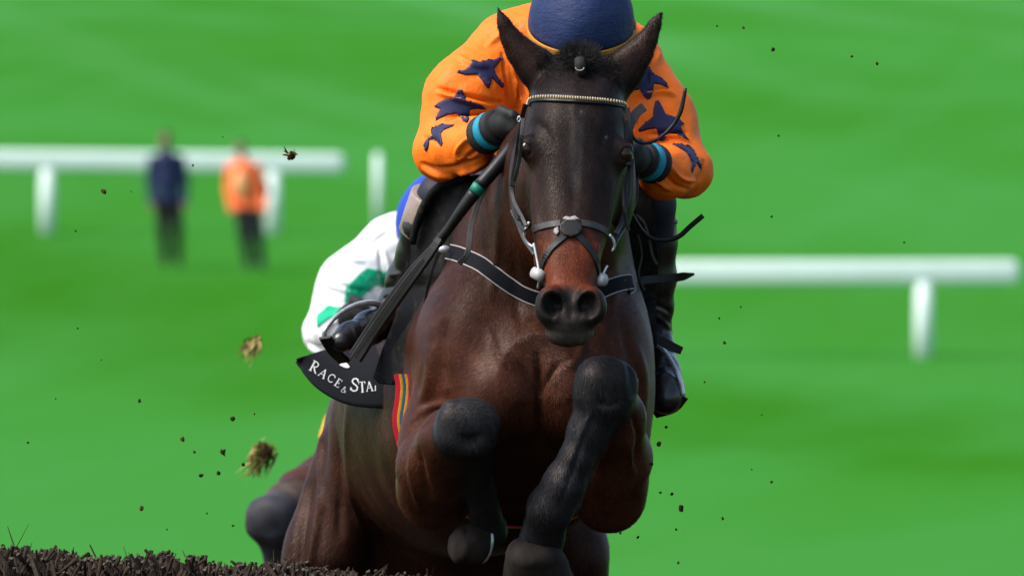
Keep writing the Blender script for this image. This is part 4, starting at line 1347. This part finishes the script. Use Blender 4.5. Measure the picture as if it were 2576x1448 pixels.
def rider_body(vox):
    """one continuous body: head, neck, trunk, arms to the gloves, breeches"""
    F = Field(ax(-.32, .52, vox), ax(-.06, 1.35, vox), ax(1.60, 2.80, vox))
    chain(F, [(P(1285, 560, 1.08), .15), (P(1350, 350, .82), .13), (P(1435, 200, .55), .13)], .05)
    chain(F, [(P(1445, 180, .50), .065), (P(1458, 120, .38), .06)], .03)
    F.add(ell(P(1462, 70, .31), (.078, .098, .115), (.45, 0, 0)), .02)         # head
    F.add(ell(P(1462, 125, .245), (.055, .05, .05)), .03)                      # jaw
    F.add(cone(P(1462, 108, .215), P(1462, 124, .197), .010, .013), .012)      # nose
    for ex in (1446, 1478):
        F.cut(ell(P(ex, 104, .205), (.012, .012, .008)), .01)
    F.cut(cone(P(1450, 141, .190), P(1474, 141, .190), .003, .003), .006)      # mouth
    for ex in (1380, 1544):
        F.add(ell(P(ex, 100, .32), (.010, .02, .03)), .01)
    for sh, el, fo, wr in (((1262, 135, .46), (1115, 382, .33), (1175, 362, .23), (1240, 324, .125)), ((1600, 170, .46), (1718, 428, .33), (1668, 425, .22), (1622, 400, .115))):
        chain(F, [(P(*sh), .055), (P(*el), .040)], .03)
        chain(F, [(P(*el), .040), (P(*fo), .040), (P(*wr), .030)], .02)
    # hands: palm, four fingers bent round the rein, thumb
    def hand(wr, kn, down, fwd, out):
        wr, kn = np.array(wr), np.array(kn)
        F.add(cone(wr, kn, .031, .036, (1, .8, 1)), .015)
        for i in range(4):
            o = out * (i - 1.5) * .0195
            r0 = kn + o + np.array((0, 0, .012))
            ln = (.040, .044, .041, .033)[i]
            a = r0 + fwd * ln * .9 + down * .006
            b = a + down * ln * .75 + fwd * .004
            c = b - fwd * ln * .55 + down * .008
            chain(F, [(r0, .0115), (a, .0108), (b, .0098), (c, .0085)], .006)
        t0 = wr + (kn - wr) * .35 + np.array((0, 0, .012))
        chain(F, [(t0, .013), (t0 + fwd * .03 + down * -.012 + out * -.028, .0115), (t0 + fwd * .062 + down * .004 + out * -.018, .009)], .008)
    hand(P(1240, 324, .12), P(1278, 312, .07), np.array((.12, .1, -1.)), np.array((.62, -.75, -.1)), np.array((.42, .35, -.62)))
    hand(P(1620, 400, .11), P(1592, 400, .06), np.array((-.12, .1, -1.)), np.array((-.62, -.75, -.1)), np.array((-.42, .35, -.62)))
    # thighs
    chain(F, [(P(1215, 560, 1.0), .105), (P(1140, 515, .72), .080), (P(1106, 492, .54), .050)], .04)
    chain(F, [(P(1400, 560, 1.0), .105), (P(1560, 520, .72), .085), (P(1638, 512, .52), .056)], .04)
    chain(F, [(P(1106, 492, .54), .048), (P(1058, 620, .62), .042), (P(1005, 770, .70), .033), (P(970, 800, .70), .034), (P(880, 845, .5), .028)], .02)
    chain(F, [(P(1640, 512, .52), .052), (P(1655, 610, .56), .042), (P(1652, 840, .62), .032), (P(1660, 900, .60), .034), (P(1676, 985, .45), .030)], .02)
    V, Q = F.mesh()
    V = relax(V, Q, 1, .5)
    px = pixels(V)
    col = np.repeat(np.array((.020, .021, .045))[None], len(V), 0)
    skin = (V[:, 1] < .45) & (px[:, 1] < 170) & (px[:, 0] > 1370) & (px[:, 0] < 1550)
    col[skin] = (.48, .27, .20)
    gl = (V[:, 1] < .16) & (px[:, 1] > 240)
    col[gl] = (.013, .014, .016)
    return V, Q, col

rider = empty('person', P(1330, 520, .8), 'rider in orange jacket with navy stars and navy cap crouched over the bay horse', 'person')
JV, JQ = rider_jacket(.0046)
BV, BQ, Bc = rider_body(.0068)
body_me = mesh_np('body', BV, BQ, cols=Bc)
rb = link('body', body_me, M['body'], rider)
jack_me = mesh_np('jacket', JV, JQ)
rj = link('jacket', jack_me, M['silk'], rider)
JB = bvh_of(JV, JQ)
for s in STARS:
    patch('star', JB, s, 4, .0036, M['navy'], rj, .35, True)

# cap: dome shell, button seams, band, peak
def cap_geo(c, r, tilt, lo, nu=48, nv=22, off=0.0):
    R = Matrix.Rotation(tilt, 3, 'X')
    V, Fc = [], []
    for i in range(nv + 1):
        th = (math.pi / 2 + lo) * i / nv
        for j in range(nu):
            ph = 2 * math.pi * j / nu
            seam = .0012 * max(0, 1 - abs(((ph / (2 * math.pi) * 6) % 1) - .5) / .04) if 0 < i < nv else 0
            rr = [q + off + .0015 * math.sin(5 * ph + 3 * th) * math.sin(th) - seam for q in r]
            V.append(np.asarray(c) + np.array(R @ Vector((rr[0] * math.sin(th) * math.cos(ph), rr[1] * math.sin(th) * math.sin(ph), rr[2] * math.cos(th)))))
    for i in range(nv):
        for j in range(nu):
            k = (j + 1) % nu
            Fc.append((i * nu + j, (i + 1) * nu + j, (i + 1) * nu + k, i * nu + k))
    return V, Fc, R
CAPC, CAPR, CAPT, CAPL = P(1463, 60, .33), (.1255, .152, .150), .44, .05
V2, F2, CR = cap_geo(CAPC, CAPR, CAPT, CAPL)
cap = link('cap', mesh_py('cap', V2, F2), M['cap'], rider)
md = cap.modifiers.new('thickness', 'SOLIDIFY'); md.thickness = .006; md.offset = -1
cap_me = cap.data
def cap_ring(th, off, n=64, a0=0, a1=2 * math.pi):
    P_, N_ = [], []
    for a in np.linspace(a0, a1, n):
        v = Vector(((CAPR[0] + off) * math.sin(th) * math.cos(a), (CAPR[1] + off) * math.sin(th) * math.sin(a), (CAPR[2] + off) * math.cos(th)))
        P_.append(np.asarray(CAPC) + np.array(CR @ v)); N_.append(np.array(CR @ Vector((v.x, v.y, 0)).normalized()))
    return np.array(P_), np.array(N_)
p, n = cap_ring(math.pi / 2 + CAPL + .06, .001)
ribbon('cap_band', p, n, .020, .004, M['band'], rider)
# peak
V2, F2 = [], []
for i, ext in enumerate((0, .025, .048)):
    for a in np.linspace(-math.pi * .80, -math.pi * .20, 20):
        th = math.pi / 2 + CAPL + .13
        k = math.sin((a + math.pi * .8) / (math.pi * .6) * math.pi)
        v = Vector(((CAPR[0] + ext * k) * math.cos(a), (CAPR[1] + ext * k) * math.sin(a), CAPR[2] * math.cos(th) - ext * .35 * k))
        V2.append(np.asarray(CAPC) + np.array(CR @ v))
for i in range(2):
    for j in range(19):
        F2.append((i * 20 + j, i * 20 + j + 1, (i + 1) * 20 + j + 1, (i + 1) * 20 + j))
pk = link('peak', mesh_py('peak', V2, F2), M['navy'], rider)
md = pk.modifiers.new('thickness', 'SOLIDIFY'); md.thickness = .004

# cuffs
def cuff(a, b, r, w0, w1, mk, name):
    a, b = np.array(P(*a)), np.array(P(*b))
    pts = [a + (b - a) * t for t in np.linspace(w0, w1, 5)]
    m = len(pts)
    V2, F2 = tube_geo(pts, [r * .9, r, r * 1.02, r, r * .9], 22)
    return link(name, mesh_py(name, V2, F2), M[mk], rider)
cuff((1212, 344, .165), (1262, 312, .085), .047, .0, .30, 'glove', 'cuff')
cuff((1212, 344, .165), (1262, 312, .085), .0455, .30, .58, 'turq', 'cuff')
cuff((1212, 344, .165), (1262, 312, .085), .0435, .58, .85, 'glove', 'cuff')
cuff((1650, 414, .165), (1600, 396, .085), .047, .0, .26, 'glove', 'cuff')
cuff((1650, 414, .165), (1600, 396, .085), .0455, .26, .56, 'turq', 'cuff')
cuff((1650, 414, .165), (1600, 396, .085), .0435, .56, .85, 'glove', 'cuff')

# boots
def boot(pts, foot, name, toplines, lines):
    allp = [P(*p[:3]) for p in pts + foot]
    lo = np.min(allp, 0) - .09; hi = np.max(allp, 0) + .09
    v = .0045
    F = Field(ax(lo[0], hi[0], v), ax(lo[1], hi[1], v), ax(lo[2], hi[2], v))
    chain(F, [(P(*p[:3]), p[3]) for p in pts], .02)
    chain(F, [(P(*p[:3]), p[3]) for p in foot], .018)
    V, Q = F.mesh()
    V = relax(V, Q, 1)
    V = creases(V, Q, lines, nmin=-.2)
    V = wobble(V, .001, 45, 8, Q=Q)
    return link(name, mesh_np(name, V, Q), M['boot'], rider), V, Q
bl, blV, blQ = boot([(1097, 505, .55, .052), (1072, 570, .58, .056), (1052, 640, .62, .050), (1022, 700, .66, .046), (1000, 760, .69, .042)],
     [(1000, 765, .69, .043), (985, 800, .69, .044), (930, 824, .58, .038), (882, 846, .49, .033), (858, 858, .45, .027)], 'boot', None,
     [([(960, 745), (1010, 735), (1040, 745)], .006, 6), ([(962, 725), (1010, 715)], -.005, 5), ([(975, 690), (1020, 690)], .004, 7), ([(900, 800), (915, 830), (920, 860)], -.004, 4),
      ([(915, 795), (930, 825), (935, 850)], .004, 4), ([(885, 812), (895, 838), (896, 860)], .003, 4), ([(940, 780), (960, 800), (985, 810)], .006, 6)])
br, brV, brQ = boot([(1652, 556, .55, .046), (1655, 610, .56, .0425), (1655, 700, .58, .041), (1653, 770, .60, .036), (1652, 830, .62, .032)],
     [(1652, 832, .62, .032), (1655, 885, .60, .040), (1664, 940, .52, .043), (1674, 982, .45, .043), (1674, 1000, .43, .040)], 'boot', None,
     [([(1640, 790), (1665, 805), (1685, 830)], .005, 6), ([(1640, 765), (1670, 775), (1690, 790)], -.005, 6), ([(1640, 820), (1660, 835), (1678, 850)], -.004, 5),
      ([(1650, 905), (1675, 900), (1695, 925)], .004, 4), ([(1650, 925), (1675, 918), (1700, 945)], -.004, 4), ([(1650, 945), (1680, 940), (1705, 965)], .004, 4)])
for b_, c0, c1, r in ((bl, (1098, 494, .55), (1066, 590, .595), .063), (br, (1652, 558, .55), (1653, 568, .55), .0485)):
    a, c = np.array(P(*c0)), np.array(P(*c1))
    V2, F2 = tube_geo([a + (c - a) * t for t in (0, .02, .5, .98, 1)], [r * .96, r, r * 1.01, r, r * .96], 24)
    link('boot_top', mesh_py('boot_top', V2, F2), M['tan'] if b_ is bl else M['leather_grey'], b_)  # left top runs long: highlight on the boot leather painted as tan

# ------------------------------------------------------------------ whip (held by the rider)
whip = empty('whip', P(1200, 475, .02), 'black riding whip with green band held down beside the bay horse neck', 'whip')
tube('handle', resample(np.array([P(1300, 350, .03), P(1276, 386, .0), P(1240, 430, -.02), P(1206, 468, -.03)]), .01), [.015, .0165, .0165, .0165], M['leather'], whip, 12)
tube('grip_band', [P(1207, 467, -.03), P(1206, 468, -.03), P(1194, 485, -.03), P(1193, 486, -.03)], [.013, .0178, .0165, .012], M['green_tape'], whip, 14)
tube('shaft', resample(np.array([P(1194, 484, -.03), P(1160, 530, -.02), P(1125, 580, .0), P(1100, 612, .02)]), .01), [.0165, .014, .0115, .013], M['leather'], whip, 12)
fl = resample(np.array([P(1108, 602, .0), P(1090, 628, .0), P(1040, 690, .02), P(980, 772, .06), P(930, 845, .10), P(896, 898, .12)]), .01)
ribbon('flap', fl, np.repeat(np.array((-.35, -.9, .25))[None], len(fl), 0), [.018, .034, .037, .037, .038], .009, M['leather'], whip)
for sg in (-1, 1):
    ln = fl + np.array((.35, 0, .5)) * 0 + np.array((.78, 0, .58)) * .0155 * sg + np.array((-.35, -.9, .25)) * .0095
    tube('stitched_edge', ln[4:], .0018, M['leather_grey'], whip, 6)

# ------------------------------------------------------------------ horse and rider behind
POSE2 = dict(POSE1)
POSE2.update(
    fl=[(1165, 830, .18, .11), (1135, 875, .05, .095), (1104, 912, -.08, .075), (1080, 938, -.18, .062)], flk=(1076, 942, -.2),
    flc=[(1078, 962, -.19, .052), (1082, 1070, -.12, .04), (1088, 1180, -.05, .044)], flp=[(1088, 1180, -.05, .044), (1092, 1240, .0, .036)],
    flh=((1085, 1280, .0), (.06, .06, .055)))
OFF2 = Vector((-.415, 6.0, -.445))
PIV = Vector(P(1345, 900, .1))
YAW2 = math.radians(-13)
def set_back(root):
    root.location = PIV + Matrix.Rotation(YAW2, 3, 'Z') @ (root.location - PIV) + OFF2
    root.rotation_euler = (0, 0, YAW2)
horse2, h2b, HV2, HQ2 = build_horse(.0125, POSE2, None, 'horse', 'brown horse half hidden behind the leading dark bay, one folded knee showing', M['coat2'], leg=2.4)
for r_ in ((1325, 377), (1569, 389)):
    V2, F2 = uv_ball(P(r_[0], r_[1], -.392), (.0155, .022, .020)); link('eye', mesh_py('eye', V2, F2), M['eye'], horse2)
# this one carries its head lower and turned to its left
def nod(co):
    w = sstep(.45, -.15, co[:, 1]) * sstep(P(0, 820, 0)[2], P(0, 560, 0)[2], co[:, 2])
    co[:, 0] += .17 * w; co[:, 2] -= .16 * w
    return co
for ch in (h2b, *[o for o in C.objects if o.parent is horse2 and o.name.startswith('eye')]):
    co = np.empty(len(ch.data.vertices) * 3, dtype=np.float32)
    ch.data.vertices.foreach_get('co', co)
    ch.data.vertices.foreach_set('co', nod(co.reshape(-1, 3)).ravel())
    ch.data.update()
set_back(horse2)
rider2 = empty('person', P(1330, 520, .8), 'rider in white and green jacket with blue cap behind the rider in orange', 'person')
def twin(o, material, parent):
    c = o.copy()
    c.data = o.data.copy()
    c.data.materials.clear(); c.data.materials.append(material)
    C.objects.link(c)
    c.parent = parent
    return c
twin(rb, M['body'], rider2)
j2 = twin(rj, M['white_silk'], rider2)
c2 = twin(cap, M['blue_cap'], rider2)
pk2 = twin(pk, M['blue_cap'], rider2)
for b_ in (bl, br): twin(b_, M['boot'], rider2)
# green pieces on the white sleeve, laid on in the rider's own frame
for poly in ([(1180, 245), (1235, 190), (1300, 205), (1310, 260), (1260, 240), (1215, 285), (1175, 290)], [(1110, 330), (1150, 300), (1215, 305), (1220, 345), (1170, 335), (1120, 365)]):
    patch('green_patch', JB, poly, 6, .005, M['green_silk'], j2, .35)
# his near leg lies closer in, behind the leading horse
for ch in [o for o in C.objects if o.parent is rider2]:
    co = np.empty(len(ch.data.vertices) * 3, dtype=np.float32)
    ch.data.vertices.foreach_get('co', co)
    co = co.reshape(-1, 3)
    w = sstep(P(0, 440, .5)[2], P(0, 620, .5)[2], co[:, 2]) * sstep(.05, -.12, co[:, 0])
    co[:, 0] += .26 * w
    ch.data.vertices.foreach_set('co', co.ravel())
    ch.data.update()
set_back(rider2)
nc2 = empty('number_cloth', P(820, 1060, 5.6), 'yellow cloth edge showing behind the bay horse thigh', 'number cloth')
sheet('cloth', [(800, 1098), (815, 1050), (832, 1022), (870, 1010), (880, 1090), (840, 1110)], lambda x, y: 6.2 + .1 * math.sin(y * .05), .004, M['yellow'], nc2, 12)

# ------------------------------------------------------------------ people far behind
def bystander(px, top, foot, d, name, label, lean, coat, trousers, hair):
    y = d - 30
    s = S(y)
    h = (foot - top) / s
    z0 = CAM_Z + (724 - foot) / s
    x0 = (px - 1287.5) / s
    def q(x, yy, z): return np.array((x0 + (x + lean * z) * h, y + yy * h, z0 + z * h))
    F = Field(ax(x0 - .5, x0 + .5, .022), ax(y - .35, y + .35, .022), ax(z0 - .03, z0 + h + .06, .022))
    F.add(ell(q(0, -.01, .935), (.045 * h, .055 * h, .066 * h)), .02)
    F.add(cone(q(0, -.055, .935), q(0, -.06, .92), .012, .014), .01)
    chain(F, [(q(0, 0, .88), .055), (q(0, 0, .84), .06)], .03)
    chain(F, [(q(0, 0, .78), .125 * h / 1.75), (q(0, 0, .62), .125 * h / 1.75), (q(0, 0, .50), .13 * h / 1.75)], .05, (1.25, .85, 1))
    for sg in (-1, 1):
        chain(F, [(q(sg * .105, 0, .79), .062), (q(sg * .135, .01, .62), .052), (q(sg * .125, -.05, .47), .042), (q(sg * .12, -.07, .43), .04)], .03)
        chain(F, [(q(sg * .05, 0, .49), .108), (q(sg * .055, -.01, .27), .085), (q(sg * .05, .01, .05), .066)], .03)
        chain(F, [(q(sg * .055, .02, .025), .045), (q(sg * .065, -.10, .015), .035)], .02)
    V, Q = F.mesh()
    V = relax(V, Q, 1)
    zz_ = (V[:, 2] - z0) / h
    col = np.repeat(np.array(trousers)[None], len(V), 0)
    xr = np.abs((V[:, 0] - x0) / h - lean * zz_)
    col[(zz_ > .47) | ((xr > .095) & (zz_ > .40))] = coat
    col[(zz_ <= .455) & (xr > .095) & (zz_ > .38)] = (.45, .26, .2)
    col[zz_ > .855] = (.45, .26, .2)
    col[(zz_ > .955) | ((zz_ > .90) & (V[:, 1] > y + .01 * h))] = hair
    root = empty('person', (x0, y, z0), label, 'person')
    me = mesh_np('body', V, Q, cols=col)
    link('body', me, M['body'], root)
    return root, q, h
b1, q1, h1 = bystander(432, 327, 668, 180, 'person', 'person in navy coat and dark trousers standing before the white rail', -.05, (.006, .020, .10), (.010, .011, .014), (.05, .03, .02))
b2, q2, h2 = bystander(642, 352, 678, 179, 'person', 'person in orange hi-vis jacket walking by the white rail end', -.12, (1.65, .28, .075), (.020, .022, .03), (.05, .03, .02))
# pale reflective panel and shoulder bag of the second
M['hivis'] = mat('pale_hivis', (.80, .40, .17), 0.5, 0.3, 0.05, 20, 0, keep=True)
V2, F2 = uv_ball(q2(-.04, -.075, .66), (.10, .06, .19), 16, 10)
link('jacket_panel', mesh_py('jacket_panel', V2, F2), M['hivis'], b2)
V2, F2 = uv_ball(q2(.155, .0, .62), (.05, .07, .12), 14, 10)
bag = link('shoulder_bag', mesh_py('shoulder_bag', V2, F2), M['flap']); local_origin(bag, q2(.155, 0, .62))
tag(bag, 'dark bag hanging at the side of the person in orange', 'bag')

# ------------------------------------------------------------------ brush fence
fence = empty('brush_fence', P(300, 1440, .5), 'dark birch brush fence the horses are jumping, cut twig ends on top', 'fence')
def fence_top(x):
    px = np.interp(x, [-2.2, -1.19, -.9, -.6, -.42, -.28, -.1, 2.5], [1366, 1375, 1388, 1409, 1424, 1440, 1470, 1500])
    return CAM_Z + (724 - px) / 1055
V2, F2 = [], []
def box_geo(lo, hi):
    x0, y0, z0 = lo; x1, y1, z1 = hi
    V = [(x0, y0, z0), (x1, y0, z0), (x1, y1, z0), (x0, y1, z0), (x0, y0, z1), (x1, y0, z1), (x1, y1, z1), (x0, y1, z1)]
    return V, [(0, 3, 2, 1), (4, 5, 6, 7), (0, 1, 5, 4), (1, 2, 6, 5), (2, 3, 7, 6), (3, 0, 4, 7)]
for lo, hi in (((-2.4, .18, .05), (2.6, .24, .45)), ((-2.4, .96, .05), (2.6, 1.02, .45))):
    v_, f_ = box_geo(lo, hi)
    link('board', mesh_py('board', v_, f_, smooth=False), M['fence_board'], fence)
def twig_mesh(r, ln, seed, snag=False):
    rr = random.Random(seed)
    ns = 6
    pts = [np.array((rr.uniform(-.01, .01) * k, rr.uniform(-.01, .01) * k, -ln + ln * k / 4)) for k in range(5)]
    V, Fc = tube_geo(pts, [r * 1.0, r, r * 1.0, r * 1.0, r * (1.0 if not snag else .35)], ns)
    V = [v + np.array((0, 0, rr.uniform(-.35, .35) * r)) if i >= 4 * ns else v for i, v in enumerate(V)]
    if rr.random() < .18:
        b = pts[3]; d = np.array((rr.uniform(-1, 1), rr.uniform(-1, 1), 1.2)) * ln * .22
        V, Fc = merge([(V, Fc), tube_geo([b, b + d * .5, b + d], [r * .5, r * .4, r * .2], 4)])
    me = mesh_py('twig', V, Fc, smooth=False)
    me.materials.append(M['twig'] if not snag else M['twig'])
    me.materials.append(M['twig_pale'])
    for p in me.polygons:
        if len(p.vertices) == ns and p.center.z > -ln * .1: p.material_index = 1
    return me
protos = [twig_mesh(rng.uniform(.0026, .0060), rng.uniform(.16, .22), i) for i in range(24)]
snags = [twig_mesh(rng.uniform(.0022, .0032), .22, 50 + i, True) for i in range(4)]
cand = []
for i in range(300):
    x = rng.uniform(-1.30, -.22)
    y = rng.uniform(.20, .34) if i % 3 else rng.uniform(.3, .8)
    cand.append((x, y))
for i, (x, y) in enumerate(cand):
    sn = i % 24 == 0
    o = bpy.data.objects.new('twig', rng.choice(snags if sn else protos))
    C.objects.link(o)
    o.parent = fence
    z = fence_top(x) + rng.uniform(-.06, .006) + .008 * math.sin(x * 21) + .006 * math.sin(x * 57) + (rng.uniform(.01, .06) if sn else 0)
    o.location = (x - fence.location.x, y - fence.location.y, z - fence.location.z)
    o.rotation_euler = (rng.gauss(0, .12), rng.gauss(0, .16 if not sn else .22), rng.uniform(0, 6.28))
# the mass of the brush below and behind, joined
nT = 13000
base = [(np.array([v.co[:] for v in m.vertices]), [tuple(p.vertices) for p in m.polygons], [p.material_index for p in m.polygons]) for m in protos]
Vt, Ft, Mt, off = [], [], [], 0
for i in range(nT):
    x = rng.uniform(-2.2, 2.4); y = rng.uniform(.22, .96)
    bv, bf, bmi = rng.choice(base)
    R = np.array((Matrix.Rotation(rng.uniform(0, 6.28), 3, 'Z') @ Matrix.Rotation(rng.gauss(0, .09), 3, 'X')))
    sc = np.array((rng.uniform(.7, 1.25), rng.uniform(.7, 1.25), 1))
    z = fence_top(x) + rng.uniform(-.10, -.004) + .008 * math.sin(x * 21) + .006 * math.sin(x * 57)
    Vt.append((bv * sc) @ R.T + np.array((x, y, z)))
    Ft += [tuple(j + off for j in f) for f in bf]; Mt += bmi
    off += len(bv)
me = bpy.data.meshes.new('brush')
me.from_pydata(np.concatenate(Vt).tolist(), [], Ft)
me.materials.append(M['twig']); me.materials.append(M['twig_pale'])
me.polygons.foreach_set('material_index', np.array(Mt, dtype=np.int32))
o = link('brush', me, None, fence); o['kind'] = 'stuff'
# dense lower brush body
V2, F2 = [], []
nxb = 60
for i in range(nxb + 1):
    x = -2.3 + 4.8 * i / nxb
    t = fence_top(x) - .15
    for y, z in ((.24, .3), (.24, t), (.94, t), (.94, .3)):
        V2.append((x, y, z + (rng.uniform(-.02, .02) if z > 1 else 0)))
for i in range(nxb):
    a = i * 4
    for j in range(3): F2.append((a + j, a + 4 + j, a + 5 + j, a + 1 + j))
link('brush_core', mesh_py('brush_core', V2, F2, smooth=False), M['twig'], fence)

# ------------------------------------------------------------------ flying turf
def clod_geo(c, r, seed, nu=8, nv=6, sq=(1, 1, 1)):
    rr = random.Random(seed)
    V, Fc = uv_ball((0, 0, 0), 1.0, nu, nv)
    k = [np.array((rr.gauss(0, 1), rr.gauss(0, 1), rr.gauss(0, 1))) * 2.2 for _ in range(5)]
    W = []
    for v in V:
        m = 1 + .22 * sum(math.sin(v @ q + i) for i, q in enumerate(k)) / 1.5 + .0
        W.append(np.asarray(c) + v * np.array(sq) * r * max(.35, m))
    return W, Fc
def clod(px, py, y, r, label, group=None, seed=0, grass=0, m='clod', gm_='blade', gdir=(0, 0, -1), gl=.05):
    c = P(px, py, y)
    V, Fc = clod_geo((0, 0, 0), r / S(y), seed, sq=(1, .9, .8 + .5 * random.Random(seed).random()))
    if grass:
        root = empty('turf_clod', c, label, 'turf clod', group)
        V = [v + c for v in V]
        link('soil', mesh_py('soil', V, Fc, smooth=False), M[m], root)
        geos = []
        for i in range(grass):
            p = c + nrng.normal(size=3) * r / S(y) * .5
            d = np.array(gdir, float) + nrng.normal(size=3) * .28
            e = p + d * gl * nrng.uniform(.4, 1.1)
            mid_ = (p + e) / 2 + nrng.normal(size=3) * gl * .08
            w = .0045 if grass > 50 else .003
            n_ = np.array((nrng.normal(), .3, nrng.normal())); n_ /= np.linalg.norm(n_)
            geos.append(([p - n_ * w, p + n_ * w, mid_ - n_ * w, mid_ + n_ * w, e], [(0, 1, 3, 2), (2, 3, 4)]))
        half = len(geos) // 2
        for nm, gg, mm in (('grass_blades', geos[:half], gm_), ('grass_blades', geos[half:], 'straw')):
            V2, F2 = merge(gg)
            o = link(nm, mesh_py(nm, V2, F2, smooth=False), M[mm], root); o['kind'] = 'stuff'
        return root
    o = link('turf_clod', mesh_py('turf_clod', V, Fc, smooth=False), M[m])
    o.location = tuple(c)
    return tag(o, label, 'turf clod', group)
clod(664, 1134, 5.5, 24, 'large brown turf clod trailing yellow and green grass, low left of the bay horse', None, 3, 130, 'clod_brown', 'blade', (-.45, .1, -.75), .075)
clod(645, 852, 5.5, 9, 'small dark clod trailing pale straw grass, left of the number cloth', None, 4, 70, 'clod', 'straw', (-.35, .1, -.75), .065)
clod(731, 394, -.6, 10, 'dark sprig of torn turf flying in front of the long white rail', None, 5, 16, 'clod', 'clod', (-.3, 0, .6), .03)
clod(1712, 1277, -.4, 6.5, 'largest dark turf clod right of the bay horse foreleg', None, 6)
clod(262, 481, -.2, 6, 'brown turf clod flying left of the person in navy coat', None, 7, 0, 'clod_brown')
clod(1656, 1116, -.1, 6.5, 'brown turf clod just beside the right shoulder of the bay horse', None, 8, 0, 'clod_brown')
small_l = [(485, 416, 3), (505, 1195, 7), (350, 1008, 4), (460, 1103, 6), (561, 1136, 8), (586, 1052, 7), (356, 1278, 6), (549, 1190, 5), (586, 1321, 4), (490, 1136, 4), (190, 581, 3), (70, 1112, 4), (140, 1002, 3), (612, 1168, 5),
           (330, 482, 2), (255, 905, 2.5), (640, 1040, 3), (520, 1290, 3), (420, 1330, 2.5), (560, 345, 2), (195, 825, 2.5)]
small_r = [(1803, 66, 3), (1870, 71, 4), (1943, 126, 5), (2143, 143, 4), (2205, 161, 4), (1958, 342, 3), (2273, 610, 4), (1822, 861, 5), (1940, 545, 3), (1863, 772, 2.5), (1808, 800, 2.5), (1675, 1073, 4), (1660, 1238, 4),
           (1690, 1241, 4.5), (1620, 1243, 3), (1604, 1350, 5), (1817, 1304, 4), (1705, 1414, 4), (1940, 1212, 4), (1915, 1042, 2.5), (1772, 960, 3), (1640, 1165, 4), (1890, 1180, 2.5), (1700, 1330, 3), (1560, 1340, 3)]
for i, (x, y, r) in enumerate(small_l):
    clod(x, y, rng.uniform(-.8, .6) if r < 6 else rng.uniform(.8, 1.6), r * .85, 'small dark fleck of turf flying over the grass left of the bay horse', 'turf flecks flying left of the bay horse', 20 + i, 0, 'clod' if i % 3 else 'clod_brown')
for i, (x, y, r) in enumerate(small_r):
    clod(x, y, rng.uniform(-.8, .8), r * .85, 'small dark fleck of turf flying over the grass right of the bay horse', 'turf flecks flying right of the bay horse', 60 + i, 0, 'clod')
